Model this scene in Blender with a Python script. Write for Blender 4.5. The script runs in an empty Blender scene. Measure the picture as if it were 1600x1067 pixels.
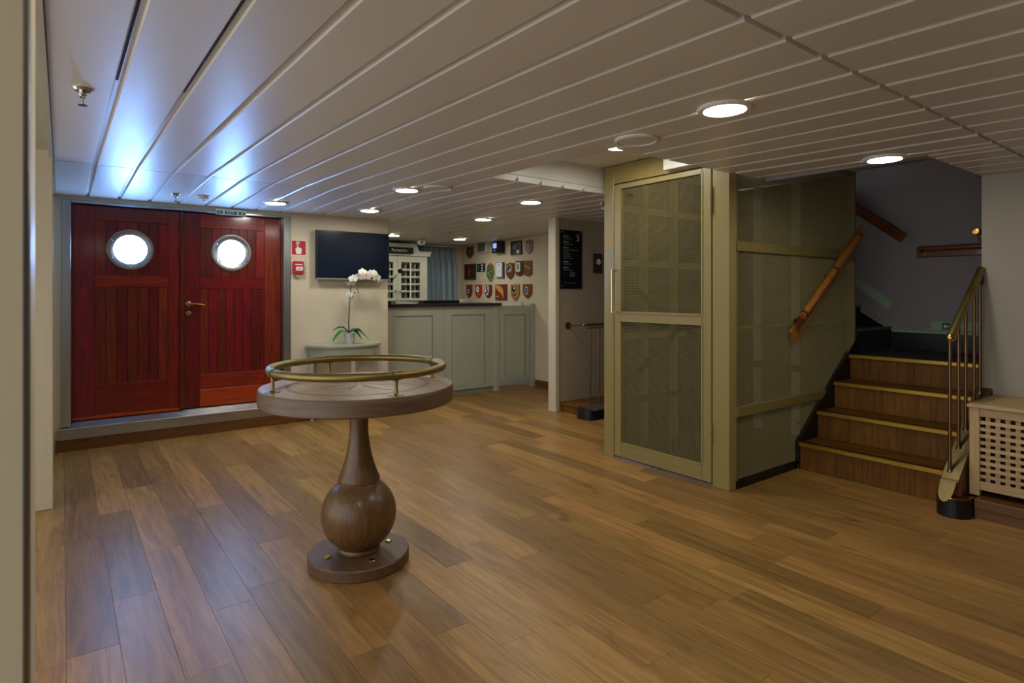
import bpy, bmesh, math, random
import numpy as np
from mathutils import Vector, Matrix

rnd = random.Random(7)
SC = bpy.context.scene
COL = SC.collection

# ------------------------------------------------------------------ camera, world, exposure
cam_d = bpy.data.cameras.new('camera')
cam = bpy.data.objects.new('camera', cam_d)
COL.objects.link(cam)
cam.location = (0, 0, 1.3)
cam.rotation_euler = (math.radians(90), 0, math.radians(52.875))
cam_d.sensor_fit = 'HORIZONTAL'
cam_d.sensor_width = 36.0
cam_d.lens = 930 / 1600 * 36.0
cam_d.shift_y = -0.0466
cam_d.clip_start = 0.02
cam_d.dof.use_dof = True
cam_d.dof.focus_distance = 3.6
cam_d.dof.aperture_fstop = 9.0
SC.camera = cam

WORLD_COL, WORLD_STR = (0.98, 0.98, 0.97), 1.25
LAMP_STR = 66.0
PORT_STR = 52.0
w = bpy.data.worlds.new('world'); SC.world = w
w.use_nodes = True
w.node_tree.nodes['Background'].inputs[0].default_value = (*WORLD_COL, 1)
w.node_tree.nodes['Background'].inputs[1].default_value = WORLD_STR
SC.view_settings.view_transform = 'Standard'
SC.view_settings.look = 'None'
SC.view_settings.gamma = 1.0
SC.view_settings.use_curve_mapping = False
SC.view_settings.exposure = 0.48

# ------------------------------------------------------------------ materials
def lin(c):
    if isinstance(c, str):
        c = [int(c[i:i+2], 16) / 255 for i in (0, 2, 4)]
    return tuple(((v + .055) / 1.055) ** 2.4 if v > .04045 else v / 12.92 for v in c)

def new_mat(name):
    m = bpy.data.materials.new(name); m.use_nodes = True
    nt = m.node_tree
    return m, nt, nt.nodes['Principled BSDF']

def node(nt, t, **kw):
    n = nt.nodes.new(t)
    for k, v in kw.items():
        setattr(n, k, v)
    return n

def paint(name, col, rough=.5, metal=0., spec=.5, var=.06, scale=6., bump=0., bscale=60., coat=0., stretch=(1, 1, 1), croug=.1, rand=0.):
    """plain surface: base colour with a light procedural mottling, optional fine relief"""
    m, nt, b = new_mat(name)
    c = lin(col)
    tc = node(nt, 'ShaderNodeTexCoord')
    mp = node(nt, 'ShaderNodeMapping'); mp.inputs['Scale'].default_value = stretch
    nt.links.new(tc.outputs['Object'], mp.inputs[0])
    nz = node(nt, 'ShaderNodeTexNoise'); nz.inputs['Scale'].default_value = scale; nz.inputs['Detail'].default_value = 4
    nt.links.new(mp.outputs[0], nz.inputs['Vector'])
    rp = node(nt, 'ShaderNodeValToRGB')
    rp.color_ramp.elements[0].position = .3; rp.color_ramp.elements[1].position = .7
    rp.color_ramp.elements[0].color = (*[v * (1 - var) for v in c], 1)
    rp.color_ramp.elements[1].color = (*[min(1, v * (1 + var)) for v in c], 1)
    nt.links.new(nz.outputs[0], rp.inputs[0])
    out = rp.outputs[0]
    if rand:
        oi = node(nt, 'ShaderNodeObjectInfo')
        mr = node(nt, 'ShaderNodeMapRange'); mr.inputs[3].default_value = 1 - rand; mr.inputs[4].default_value = 1 + rand
        nt.links.new(oi.outputs['Random'], mr.inputs[0])
        hs = node(nt, 'ShaderNodeHueSaturation')
        nt.links.new(mr.outputs[0], hs.inputs['Value']); nt.links.new(out, hs.inputs['Color'])
        out = hs.outputs[0]
    nt.links.new(out, b.inputs['Base Color'])
    b.inputs['Roughness'].default_value = rough
    b.inputs['Metallic'].default_value = metal
    b.inputs['Specular IOR Level'].default_value = spec
    b.inputs['Coat Weight'].default_value = coat
    b.inputs['Coat Roughness'].default_value = croug
    if bump:
        n2 = node(nt, 'ShaderNodeTexNoise'); n2.inputs['Scale'].default_value = bscale; n2.inputs['Detail'].default_value = 3
        nt.links.new(mp.outputs[0], n2.inputs['Vector'])
        bp = node(nt, 'ShaderNodeBump'); bp.inputs['Strength'].default_value = bump; bp.inputs['Distance'].default_value = .002
        nt.links.new(n2.outputs[0], bp.inputs['Height']); nt.links.new(bp.outputs[0], b.inputs['Normal'])
    return m

def wood(name, dark, light, axis='x', rough=.35, coat=0., rand=.2, grain=1., knots=0., hue=0., spec=.5, croug=.08):
    """wood with grain running along an axis; every piece gets its own tone and its own stretch of grain"""
    m, nt, b = new_mat(name)
    tc = node(nt, 'ShaderNodeTexCoord'); oi = node(nt, 'ShaderNodeObjectInfo')
    mul = node(nt, 'ShaderNodeMath', operation='MULTIPLY'); mul.inputs[1].default_value = 57.0
    nt.links.new(oi.outputs['Random'], mul.inputs[0])
    add = node(nt, 'ShaderNodeVectorMath', operation='ADD')
    nt.links.new(tc.outputs['Object'], add.inputs[0]); nt.links.new(mul.outputs[0], add.inputs[1])
    def mapped(lo, hi):
        mp = node(nt, 'ShaderNodeMapping')
        mp.inputs['Scale'].default_value = [lo if a in axis else hi for a in 'xyz']
        nt.links.new(add.outputs[0], mp.inputs[0]); return mp
    m1 = mapped(1.3 * grain, 15 * grain)
    n1 = node(nt, 'ShaderNodeTexNoise'); n1.inputs['Scale'].default_value = 1.; n1.inputs['Detail'].default_value = 6
    n1.inputs['Roughness'].default_value = .6; n1.inputs['Distortion'].default_value = 1.8
    nt.links.new(m1.outputs[0], n1.inputs['Vector'])
    m2 = mapped(5 * grain, 190 * grain)
    n2 = node(nt, 'ShaderNodeTexNoise'); n2.inputs['Scale'].default_value = 1.; n2.inputs['Detail'].default_value = 3
    nt.links.new(m2.outputs[0], n2.inputs['Vector'])
    mx = node(nt, 'ShaderNodeMath', operation='MULTIPLY_ADD'); mx.inputs[1].default_value = .45
    nt.links.new(n2.outputs[0], mx.inputs[0])
    sub = node(nt, 'ShaderNodeMath', operation='SUBTRACT'); sub.inputs[1].default_value = .22
    nt.links.new(n1.outputs[0], sub.inputs[0]); nt.links.new(sub.outputs[0], mx.inputs[2])
    rp = node(nt, 'ShaderNodeValToRGB')
    rp.color_ramp.elements[0].position = .24; rp.color_ramp.elements[1].position = .72
    rp.color_ramp.elements[0].color = (*lin(dark), 1); rp.color_ramp.elements[1].color = (*lin(light), 1)
    nt.links.new(mx.outputs[0], rp.inputs[0])
    mr = node(nt, 'ShaderNodeMapRange'); mr.inputs[3].default_value = 1 - rand; mr.inputs[4].default_value = 1 + rand
    nt.links.new(oi.outputs['Random'], mr.inputs[0])
    hs = node(nt, 'ShaderNodeHueSaturation')
    nt.links.new(mr.outputs[0], hs.inputs['Value']); nt.links.new(rp.outputs[0], hs.inputs['Color'])
    if hue:
        m5 = node(nt, 'ShaderNodeMath', operation='FRACT')
        m6 = node(nt, 'ShaderNodeMath', operation='MULTIPLY'); m6.inputs[1].default_value = 13.7
        nt.links.new(oi.outputs['Random'], m6.inputs[0]); nt.links.new(m6.outputs[0], m5.inputs[0])
        mh = node(nt, 'ShaderNodeMapRange'); mh.inputs[3].default_value = .5 - hue; mh.inputs[4].default_value = .5 + hue
        nt.links.new(m5.outputs[0], mh.inputs[0]); nt.links.new(mh.outputs[0], hs.inputs['Hue'])
    out = hs.outputs[0]
    if knots:
        m3 = mapped(3.6, 13.)
        n3 = node(nt, 'ShaderNodeTexNoise'); n3.inputs['Scale'].default_value = 1.; n3.inputs['Detail'].default_value = 3
        n3.inputs['Distortion'].default_value = .8
        nt.links.new(m3.outputs[0], n3.inputs['Vector'])
        r3 = node(nt, 'ShaderNodeMapRange'); r3.inputs[1].default_value = .63; r3.inputs[2].default_value = .80
        r3.inputs[3].default_value = 0; r3.inputs[4].default_value = knots
        nt.links.new(n3.outputs[0], r3.inputs[0])
        mix = node(nt, 'ShaderNodeMix', data_type='RGBA')
        nt.links.new(r3.outputs[0], mix.inputs[0]); nt.links.new(out, mix.inputs[6])
        mix.inputs[7].default_value = (*[v * .35 for v in lin(dark)], 1)
        out = mix.outputs[2]
    nt.links.new(out, b.inputs['Base Color'])
    b.inputs['Roughness'].default_value = rough
    b.inputs['Specular IOR Level'].default_value = spec
    b.inputs['Coat Weight'].default_value = coat; b.inputs['Coat Roughness'].default_value = croug
    bp = node(nt, 'ShaderNodeBump'); bp.inputs['Strength'].default_value = .12; bp.inputs['Distance'].default_value = .001
    nt.links.new(mx.outputs[0], bp.inputs['Height']); nt.links.new(bp.outputs[0], b.inputs['Normal'])
    return m

def emit(name, col, strength):
    m, nt, b = new_mat(name)
    b.inputs['Base Color'].default_value = (*col, 1)
    b.inputs['Emission Color'].default_value = (*col, 1)
    b.inputs['Emission Strength'].default_value = strength
    return m

M = {}
M['floor'] = wood('oak_floor', '775429', 'a98145', 'x', rough=.36, rand=.30, grain=1., knots=.7, spec=.4, hue=.006)
M['floor_base'] = paint('floor_base', '3a2a18', .8)
M['ceil'] = paint('ceiling_enamel', 'cfc9be', .40, spec=.9, coat=.6, croug=.62, var=.025, scale=2.5, rand=.03)
M['ceil_back'] = paint('ceiling_back', 'dcdad6', .35)
M['ceil_dark'] = paint('dark_perforation', '2a2723', .6)
M['soffit'] = paint('soffit_paint', 'a7a088', .5, var=.03)
M['wall'] = paint('cream_wallpaper', 'c9bfa6', .7, var=.03, bump=.25, bscale=220, stretch=(1, 1, .25))
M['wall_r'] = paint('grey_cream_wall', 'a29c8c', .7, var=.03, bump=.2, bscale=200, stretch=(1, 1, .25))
M['wall_s'] = paint('taupe_wall', 'a89880', .7, var=.03, bump=.2, bscale=200)
M['stair_wall'] = paint('stairwell_wall', '8c8488', .7, var=.04)
M['wall_dim'] = paint('blocker_wall_dark', '6a6258', .7, var=.03)  # dark tone picked to cut bounce light off the unseen wall
M['post'] = paint('pale_post', 'c8bda2', .45, var=.03, stretch=(6, 6, .4))
M['white'] = paint('white_enamel', 'dcdad2', .35, var=.02)
M['mahog'] = wood('mahogany', '3d0606', '7e160d', 'z', rough=.36, coat=.8, rand=.30, grain=1.2, hue=.012, croug=.14, spec=.3)
M['mahog_h'] = wood('mahogany_rail', '500a07', '8a1c0d', 'y', rough=.36, coat=.8, rand=.22, grain=1.2, hue=.01, croug=.14, spec=.3)
M['kick'] = wood('orange_mahogany', '8c2708', 'b8420f', 'y', rough=.3, coat=.4, rand=.05)
M['steel'] = paint('brushed_steel', 'b4b6b6', .3, metal=1., var=.12, scale=14, stretch=(1, 1, .15))
M['steel_y'] = paint('brushed_steel_sill', 'b0b0ac', .34, metal=1., var=.15, scale=12, stretch=(1, .2, 1))
M['chrome'] = paint('chrome', 'c9c9c5', .15, metal=1., var=.02)
M['brass'] = paint('brass', 'b3924e', .25, metal=1., var=.08)
M['brass_ant'] = paint('antique_brass', '938450', .46, metal=1., var=.12, scale=9)
M['brass_dull'] = paint('dull_brass', '8c7c54', .42, metal=1., var=.08)
M['brass_bright'] = paint('bright_brass', 'd6b868', .18, metal=1., var=.05)
M['copper'] = paint('aged_copper', '84664a', .36, metal=1., var=.12)
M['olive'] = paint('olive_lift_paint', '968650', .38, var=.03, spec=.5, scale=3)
M['olive_dk'] = paint('olive_lift_paint_shaded', '807340', .42, var=.03)  # darker copy of the lift paint; side shade is put into the colour
M['wire'] = paint('mesh_wire_paint', '9a8f5e', .45, var=.02)
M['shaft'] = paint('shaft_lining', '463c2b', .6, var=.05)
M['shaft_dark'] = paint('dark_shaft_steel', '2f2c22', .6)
M['black'] = paint('black_paint', '0d0d0f', .4)
M['black_rub'] = paint('black_mottled_rubber', '14161a', .35, var=.7, scale=60)
M['stairwood'] = wood('stair_oak', '4d300c', '7b5114', 'z', rough=.5, spec=.25, rand=.12, knots=.4, grain=1.1)
M['treadwood'] = wood('tread_oak', '4d300c', '7b5214', 'x', rough=.45, spec=.3, rand=.12, knots=.4)
M['nosing'] = paint('brass_nosing', 'b08c33', .35, metal=.75, var=.08)
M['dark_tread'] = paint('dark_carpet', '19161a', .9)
M['base'] = wood('brown_skirting', '4f3214', '74491c', 'x', rough=.4, rand=.06)
M['base_y'] = wood('brown_skirting_long', '4f3214', '74491c', 'y', rough=.4, rand=.06)
M['railwood'] = wood('honey_rail_wood', '7d4a16', 'b9782c', 'y', rough=.3, coat=.5, rand=.03, grain=2)
M['railwood_dk'] = wood('dark_rail_wood', '54290f', '7d4119', 'x', rough=.3, coat=.5, rand=.03, grain=2)
M['walnut'] = wood('walnut_vertical', '4c351c', '765530', 'z', rough=.38, coat=.1, rand=.03, grain=1.6)
M['walnut_rim'] = wood('walnut_rim', '4c3828', '745a43', 'xy', rough=.42, rand=0., grain=1.6)
M['walnut_base'] = wood('walnut_base', '4c3726', '6b5039', 'x', rough=.45, coat=.0, rand=.02, grain=1.5)
M['oak_top'] = wood('bleached_top', '927550', 'b89a70', 'x', rough=.36, coat=.2, rand=0., grain=1.4)
M['inlay_l'] = wood('light_inlay', 'ab8d66', 'c0a480', 'y', rough=.35, rand=.05)
M['inlay_d'] = wood('dark_inlay', '66503d', '7d6550', 'y', rough=.35, rand=.05)
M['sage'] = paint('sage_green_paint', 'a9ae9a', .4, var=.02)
M['sage_dk'] = paint('sage_dark_trim', '979d89', .45, var=.02)  # slightly darker sage for mouldings, bead and plinth
M['granite'] = paint('dark_granite', '26252a', .2, var=.6, scale=160)
M['cab'] = paint('cream_green_cabinet', 'bcbeaa', .45, var=.02)
M['cab_in'] = paint('dark_cabinet_inside', '4a4c46', .7)
M['curtain'] = paint('blue_curtain', '84949e', .85, var=.06, stretch=(3, 3, .3))
M['screen'] = paint('dark_blue_glass', '0a1728', .28, spec=.3, var=.1)
M['sign_black'] = paint('sign_black', '08080a', .55, spec=.25)
M['plastic'] = paint('black_plastic', '101114', .35)
M['red'] = paint('signal_red', 'b01528', .4)
M['white_p'] = paint('white_plastic', 'd9dbd4', .4)
M['pale'] = paint('pale_pictogram', 'd5e0cc', .6)
M['green_s'] = paint('safety_green', '0e5a44', .5)
M['green_g'] = paint('pale_green_strip', '8fa88a', .6)
M['hol'] = wood('acacia_light', 'a08257', 'c7a878', 'z', rough=.5, rand=.10, grain=1.6)
M['hol_x'] = wood('acacia_light_rails', 'a08257', 'cbac7c', 'x', rough=.5, rand=.12, grain=1.6)
M['pot'] = paint('silver_pot', 'c8d0d0', .35, metal=.5, var=.03)
M['leaf'] = paint('orchid_leaf', '0f7a35', .3, var=.15)
M['stem'] = paint('orchid_stem', '59613c', .5)
M['petal'] = paint('white_petal', 'ece9dd', .6)
M['shield'] = wood('shield_wood', '5a2c14', '8a4a20', 'z', rough=.35, rand=.15, grain=3)
M['shield_dk'] = wood('dark_shield_wood', '2f1a10', '52301a', 'z', rough=.4, rand=.1, grain=3)
M['shield_tan'] = wood('tan_shield_wood', '8a6a3c', 'a98650', 'z', rough=.4, rand=.08, grain=3)
M['shield_red'] = paint('red_shield', 'a8321c', .35)
M['maroon'] = paint('maroon_board', '6f2a20', .5)
M['gold'] = paint('gold_relief', 'c9964a', .4)
M['em_green'] = paint('emblem_green', '2f6b47', .5)
M['em_blue'] = paint('emblem_blue', '26306e', .5)
M['em_grey'] = paint('emblem_grey', '9aa0a0', .4)
M['em_black'] = paint('emblem_black', '1a1d1c', .5)
M['vent_grey'] = paint('grey_grille', '55555c', .6)
M['paper'] = paint('paper', 'd8dce0', .7)
M['sticker'] = paint('worn_orange_sticker', 'b08c4a', .7, var=.4, scale=90)
M['text'] = paint('sign_white', 'c8cace', .5)
M['lamp'] = emit('lamp_diffuser', (1.0, .95, .86), LAMP_STR)
M['pane'] = emit('porthole_daylight', (.22, .46, 1.0), PORT_STR)
M['led'] = emit('screen_blue', (.25, .4, 1.0), .7)

# ------------------------------------------------------------------ builders
def W(o):
    v = Vector((0, 0, 0))
    while o is not None:
        v = v + Vector(o.location); o = o.parent
    return v

def thing(name, label, cat, loc=(0, 0, 0), group=None, kind=None):
    o = bpy.data.objects.new(name, None); COL.objects.link(o)
    o.empty_display_size = .1
    o.location = loc
    if label: o['label'] = label
    if cat: o['category'] = cat
    if group: o['group'] = group
    if kind: o['kind'] = kind
    return o

def tag(o, label=None, cat=None, group=None, kind=None):
    if label: o['label'] = label
    if cat: o['category'] = cat
    if group: o['group'] = group
    if kind: o['kind'] = kind
    return o

class MB:
    """collects shapes in world coordinates, then links them as ONE mesh object"""
    def __init__(s): s.bm = bmesh.new()
    def box(s, x0, x1, y0, y1, z0, z1, bev=0.):
        x0, x1 = min(x0, x1), max(x0, x1); y0, y1 = min(y0, y1), max(y0, y1); z0, z1 = min(z0, z1), max(z0, z1)
        r = bmesh.ops.create_cube(s.bm, size=1)
        vs = r['verts']
        for v in vs:
            v.co = Vector(((x0 + x1) / 2 + v.co.x * (x1 - x0), (y0 + y1) / 2 + v.co.y * (y1 - y0), (z0 + z1) / 2 + v.co.z * (z1 - z0)))
        if bev:
            es = list({e for v in vs for e in v.link_edges})
            bmesh.ops.bevel(s.bm, geom=es, offset=bev, segments=1, affect='EDGES', profile=.5)
        return s
    def hexa(s, p):                       # 8 corners: bottom 4 then top 4
        v = [s.bm.verts.new(c) for c in p]
        for f in ((3, 2, 1, 0), (4, 5, 6, 7), (0, 1, 5, 4), (1, 2, 6, 5), (2, 3, 7, 6), (3, 0, 4, 7)):
            s.bm.faces.new([v[i] for i in f])
        return s
    def tube(s, pts, r, n=10, caps=True, radii=None, closed=False):
        pts = [Vector(p) for p in pts]; rings = []
        N = len(pts); prev = None
        for i, p in enumerate(pts):
            if closed: t = (pts[(i + 1) % N] - pts[i - 1]).normalized()
            else: t = (pts[min(i + 1, N - 1)] - pts[max(i - 1, 0)]).normalized()
            if prev is None:
                a = Vector((0, 0, 1)) if abs(t.z) < .9 else Vector((1, 0, 0))
                u = t.cross(a).normalized()
            else:
                u = (prev - t * prev.dot(t)).normalized()
            prev = u; v = t.cross(u)
            rr = radii[i] if radii else r
            rings.append([s.bm.verts.new(p + rr * (math.cos(2 * math.pi * k / n) * u + math.sin(2 * math.pi * k / n) * v)) for k in range(n)])
        for i in range(N if closed else N - 1):
            A, B = rings[i], rings[(i + 1) % N]
            for k in range(n):
                s.bm.faces.new((A[k], A[(k + 1) % n], B[(k + 1) % n], B[k]))
        if caps and not closed:
            s.bm.faces.new(rings[0][::-1]); s.bm.faces.new(rings[-1])
        return s
    def lathe(s, c, prof, n=24, axis='z'):
        """prof: list of (radius, height along axis) ; c: world base point"""
        c = Vector(c)
        U, V, T = {'z': ((1, 0, 0), (0, 1, 0), (0, 0, 1)), 'x': ((0, 1, 0), (0, 0, 1), (1, 0, 0)), 'y': ((0, 0, 1), (1, 0, 0), (0, 1, 0))}[axis]
        U, V, T = Vector(U), Vector(V), Vector(T)
        rings = []
        for r, h in prof:
            if r < 1e-6: rings.append([s.bm.verts.new(c + T * h)])
            else: rings.append([s.bm.verts.new(c + T * h + r * (math.cos(2 * math.pi * k / n) * U + math.sin(2 * math.pi * k / n) * V)) for k in range(n)])
        for A, B in zip(rings, rings[1:]):
            for k in range(n):
                k2 = (k + 1) % n
                if len(A) == 1 and len(B) == 1: continue
                if len(A) == 1: s.bm.faces.new((A[0], B[k2], B[k]))
                elif len(B) == 1: s.bm.faces.new((A[k], A[k2], B[0]))
                else: s.bm.faces.new((A[k], A[k2], B[k2], B[k]))
        if len(rings[0]) > 1: s.bm.faces.new(rings[0][::-1])
        if len(rings[-1]) > 1: s.bm.faces.new(rings[-1])
        return s
    def prism(s, pts, d0, d1, plane='xz'):
        """2D outline extruded: plane xz -> along y, yz -> along x, xy -> along z"""
        def P(a, b, d): return {'xz': (a, d, b), 'yz': (d, a, b), 'xy': (a, b, d)}[plane]
        A = [s.bm.verts.new(P(a, b, d0)) for a, b in pts]; B = [s.bm.verts.new(P(a, b, d1)) for a, b in pts]
        n = len(pts)
        s.bm.faces.new(A[::-1]); s.bm.faces.new(B)
        for i in range(n): s.bm.faces.new((A[i], A[(i + 1) % n], B[(i + 1) % n], B[i]))
        return s
    def grid(s, rows, close=False):
        vs = [[s.bm.verts.new(p) for p in r] for r in rows]
        for a, b in zip(vs, vs[1:]):
            for i in range(len(a) - 1): s.bm.faces.new((a[i], a[i + 1], b[i + 1], b[i]))
        return s
    def build(s, name, mat, parent=None, smooth=False, origin=None):
        bmesh.ops.recalc_face_normals(s.bm, faces=s.bm.faces)
        me = bpy.data.meshes.new(name)
        if parent is not None: off = W(parent)
        elif origin is not None: off = Vector(origin)
        else:
            co = [v.co for v in s.bm.verts]
            off = Vector(((min(c.x for c in co) + max(c.x for c in co)) / 2, (min(c.y for c in co) + max(c.y for c in co)) / 2, min(c.z for c in co)))
        for v in s.bm.verts: v.co -= off
        s.bm.to_mesh(me); s.bm.free()
        me.materials.append(M[mat] if isinstance(mat, str) else mat)
        if smooth:
            for p in me.polygons: p.use_smooth = True
            if hasattr(me, 'set_sharp_from_angle'): me.set_sharp_from_angle(angle=math.radians(38))
        o = bpy.data.objects.new(name, me); COL.objects.link(o)
        if parent is not None: o.parent = parent
        else: o.location = off
        return o

def dup(o, loc=None, label=None, group=None, parent=None):
    c = o.copy(); COL.objects.link(c); c.parent = parent
    if loc is not None: c.location = loc
    if label: c['label'] = label
    if group: c['group'] = group
    for ch in list(o.children): dup(ch, parent=c)
    return c

def struct(o):
    o['kind'] = 'structure'; return o

def box(name, mat, x0, x1, y0, y1, z0, z1, parent=None, bev=0.):
    return MB().box(x0, x1, y0, y1, z0, z1, bev).build(name, mat, parent)

def text(name, s, size, loc, right, up, mat, parent, align='LEFT', space=1.):
    cu = bpy.data.curves.new(name, 'FONT'); cu.body = s; cu.size = size
    cu.align_x = align; cu.align_y = 'CENTER'; cu.extrude = .0006; cu.resolution_u = 3; cu.space_character = space
    tmp = bpy.data.objects.new(name, cu)
    me = bpy.data.meshes.new_from_object(tmp)
    bpy.data.objects.remove(tmp); bpy.data.curves.remove(cu)
    me.name = name; me.materials.clear(); me.materials.append(M[mat])
    o = bpy.data.objects.new(name, me); COL.objects.link(o)
    r = Vector(right).normalized(); u = Vector(up).normalized(); n = r.cross(u)
    o.parent = parent
    m = Matrix((r, u, n)).transposed().to_4x4(); m.translation = Vector(loc) - W(parent)
    o.matrix_local = m
    return o

def circ(cx, cy, r, n=20, ry=None):
    return [(cx + r * math.cos(2 * math.pi * k / n), cy + (ry or r) * math.sin(2 * math.pi * k / n)) for k in range(n)]

def zc(x):
    P = [(-8.6, 2.075), (-6.13, 2.115), (-4.71, 2.138), (-.925, 2.063), (1.8, 1.985)]
    for (a, za), (b, zb) in zip(P, P[1:]):
        if x <= b: return za + (x - a) / (b - a) * (zb - za)
    return P[-1][1]

# ================================================================== FLOOR
FX0, FX1, FY0, FY1 = -8.4, 1.6, -1.7, 5.3
floor = struct(box('floor', 'floor_base', FX0, FX1, FY0, 6.0, -.06, -.012))
PWID = .16
def plank_obj(x0, x1, y0, y1):
    g, b = .0003, .0007
    m = MB()
    x0 += g; x1 -= g; y0 += g; y1 -= g
    z = 0.0 - rnd.random() * .0003
    m.hexa([(x0, y0, -.012), (x1, y0, -.012), (x1, y1, -.012), (x0, y1, -.012), (x0, y0, z - b), (x1, y0, z - b), (x1, y1, z - b), (x0, y1, z - b)])
    top = m.bm.faces[:][1] if False else None
    v = [m.bm.verts.new(c) for c in ((x0 + b, y0 + b, z), (x1 - b, y0 + b, z), (x1 - b, y1 - b, z), (x0 + b, y1 - b, z))]
    m.bm.faces.new(v)
    m.bm.verts.ensure_lookup_table()
    t = [m.bm.verts[i] for i in (4, 5, 6, 7)]
    for i in range(4): m.bm.faces.new((t[i], t[(i + 1) % 4], v[(i + 1) % 4], v[i]))
    return m
planks = []
k0 = int(math.floor((FY0 - .0137) / PWID))
k = k0
cells = []
while .0137 + PWID * k < 5.3:
    ya, yb = max(FY0, .0137 + PWID * k), min(5.3, .0137 + PWID * (k + 1))
    xmin = -8.4 if ya > 2.8 else (-6.2 if yb > -.05 else -4.6)
    xmax = 1.6
    if ya > 4.4: xmax = -4.95
    elif ya > 3.6: xmax = 1.2
    if yb < -.9: xmax = -2.0
    x = xmin - rnd.random() * 1.15
    while x < xmax:
        x2 = x + 1.22
        a, b = max(x, xmin), min(x2, xmax)
        if b - a > .02: cells.append((a, b, ya, yb))
        x = x2
    k += 1
def inview(c):
    xm, ym = (c[0] + c[1]) / 2, (c[2] + c[3]) / 2
    dp = -xm * .7973 + ym * .6036
    return dp
cells.sort(key=lambda c: (0 if c[3] > -.05 and inview(c) > .2 else 1, abs(inview(c))))
rest = MB()
for i, c in enumerate(cells):
    if i < 296: plank_obj(*c).build('plank', 'floor', floor)
    else: rest.box(c[0] + .0006, c[1] - .0006, c[2] + .0006, c[3] - .0006, -.012, 0.0)
if len(cells) > 296:
    tag(rest.build('plank_remainder', 'floor', floor), kind='stuff')
else: rest.bm.free()

# ================================================================== CEILING
regions = [(-4.71, -.925, -.04, 2.402), (-4.71, -3.42, 2.402, 6.05), (-2.245, -.925, 2.402, 3.5), (-2.23, -.925, 3.5, 3.85), (-1.25, -.925, 3.85, 4.8),
           (-.925, 1.6, -.04, 4.8), (-6.22, -4.71, -.04, 5.3), (-8.4, -6.22, 2.9, 5.3)]
cb = MB()
for (x0, x1, y0, y1) in regions:
    xs = [x0] + [p for p in (-6.13,) if x0 < p < x1] + [x1]
    for a, b in zip(xs, xs[1:]):
        za, zb = zc(a) + .017, zc(b) + .017
        cb.hexa([(a, y0, za), (b, y0, zb), (b, y1, zb), (a, y1, za), (a, y0, za + .03), (b, y0, zb + .03), (b, y1, zb + .03), (a, y1, za + .03)])
ceiling = struct(cb.build('ceiling', 'ceil_back'))
rows = [-.04] + [.173 + .2229 * k for k in range(28)]
GAP = .0115
for (x0, x1, y0, y1) in regions:
    for ya, yb in zip(rows, rows[1:]):
        a, b = max(ya, y0), min(yb, y1)
        if b - a < .05: continue
        if a > 5.3: continue
        l = a + (GAP if a > -.03 else .0); r = b - GAP
        e0 = .006 if x0 in (-4.71,) else (.010 if x0 == -.925 else 0)
        e1 = .006 if x1 in (-4.71,) else (.010 if x1 == -.925 else 0)
        m = MB(); c = .005
        rr = []
        xs = [x0 + e0] + [p for p in (-6.13,) if x0 < p < x1] + [x1 - e1]
        for x in xs:
            z = zc(x)
            rr.append([(x, l, z + c), (x, l + c, z), (x, r - c, z), (x, r, z + c), (x, r, z + .0165), (x, l, z + .0165), (x, l, z + c)])
        vs = [[m.bm.verts.new(p) for p in q[:-1]] for q in rr]
        for A, B in zip(vs, vs[1:]):
            for i in range(6): m.bm.faces.new((A[i], A[(i + 1) % 6], B[(i + 1) % 6], B[i]))
        m.bm.faces.new(vs[0]); m.bm.faces.new(vs[-1])
        m.build('ceiling_board', 'ceil', ceiling)
# dark slotted air strips in the first two grooves by the left wall
for Y in (rows[1], rows[2]):
    m = MB()
    for i in range(100):
        x = -.9 - i * .018
        m.box(x, x - .009, Y - .010, Y - .002, zc(x) + .008, zc(x) + .0165)
    tag(m.build('air_slot', 'ceil_dark', ceiling), kind='stuff')
# soffit over the side passage on the left, with its edge strip
soffit = struct(MB().hexa([(-4.62, -1.7, 2.165), (1.6, -1.7, 2.01), (1.6, -.06, 2.01), (-4.62, -.06, 2.165), (-4.62, -1.7, 2.25), (1.6, -1.7, 2.10), (1.6, -.06, 2.10), (-4.62, -.06, 2.25)]).build('ceiling_passage', 'soffit'))
m = MB()
for a, b in ((-6.2, -4.71), (-4.71, -.925), (-.925, 1.6)):
    m.hexa([(a, -.06, zc(a) - .012), (b, -.06, zc(b) - .012), (b, -.04, zc(b) - .012), (a, -.04, zc(a) - .012),
            (a, -.06, zc(a) + .06), (b, -.06, zc(b) + .06), (b, -.04, zc(b) + .06), (a, -.04, zc(a) + .06)])
struct(m.build('trim_1', 'soffit'))
# raised recess above the lift
rec = struct(box('ceiling_recess', 'white', -3.42, -2.23, 2.40, 5.34, 2.325, 2.36))
for a, b in ((2.41, 2.63), (2.636, 2.86), (2.866, 3.09), (3.096, 3.32), (3.326, 3.49)):
    box('ceiling_board', 'ceil', -3.415, -2.235, a, b, 2.318, 2.326, rec)
f = MB()
f.box(-3.46, -3.42, 2.38, 5.34, 2.165, 2.40); f.box(-3.46, -2.19, 2.36, 2.40, 2.165, 2.40); f.box(-2.23, -2.19, 2.40, 3.46, 2.125, 2.40)
struct(f.build('trim_2', 'white'))
m = MB()
for Y in rows:
    if 2.55 < Y < 5.2:
        m.box(-3.419, -3.410, Y - .2229 + .014, Y - .014, zc(-3.42) + .001, zc(-3.42) + .036)
tag(m.build('board_end_cap', 'white', ceiling), kind='stuff')
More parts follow.
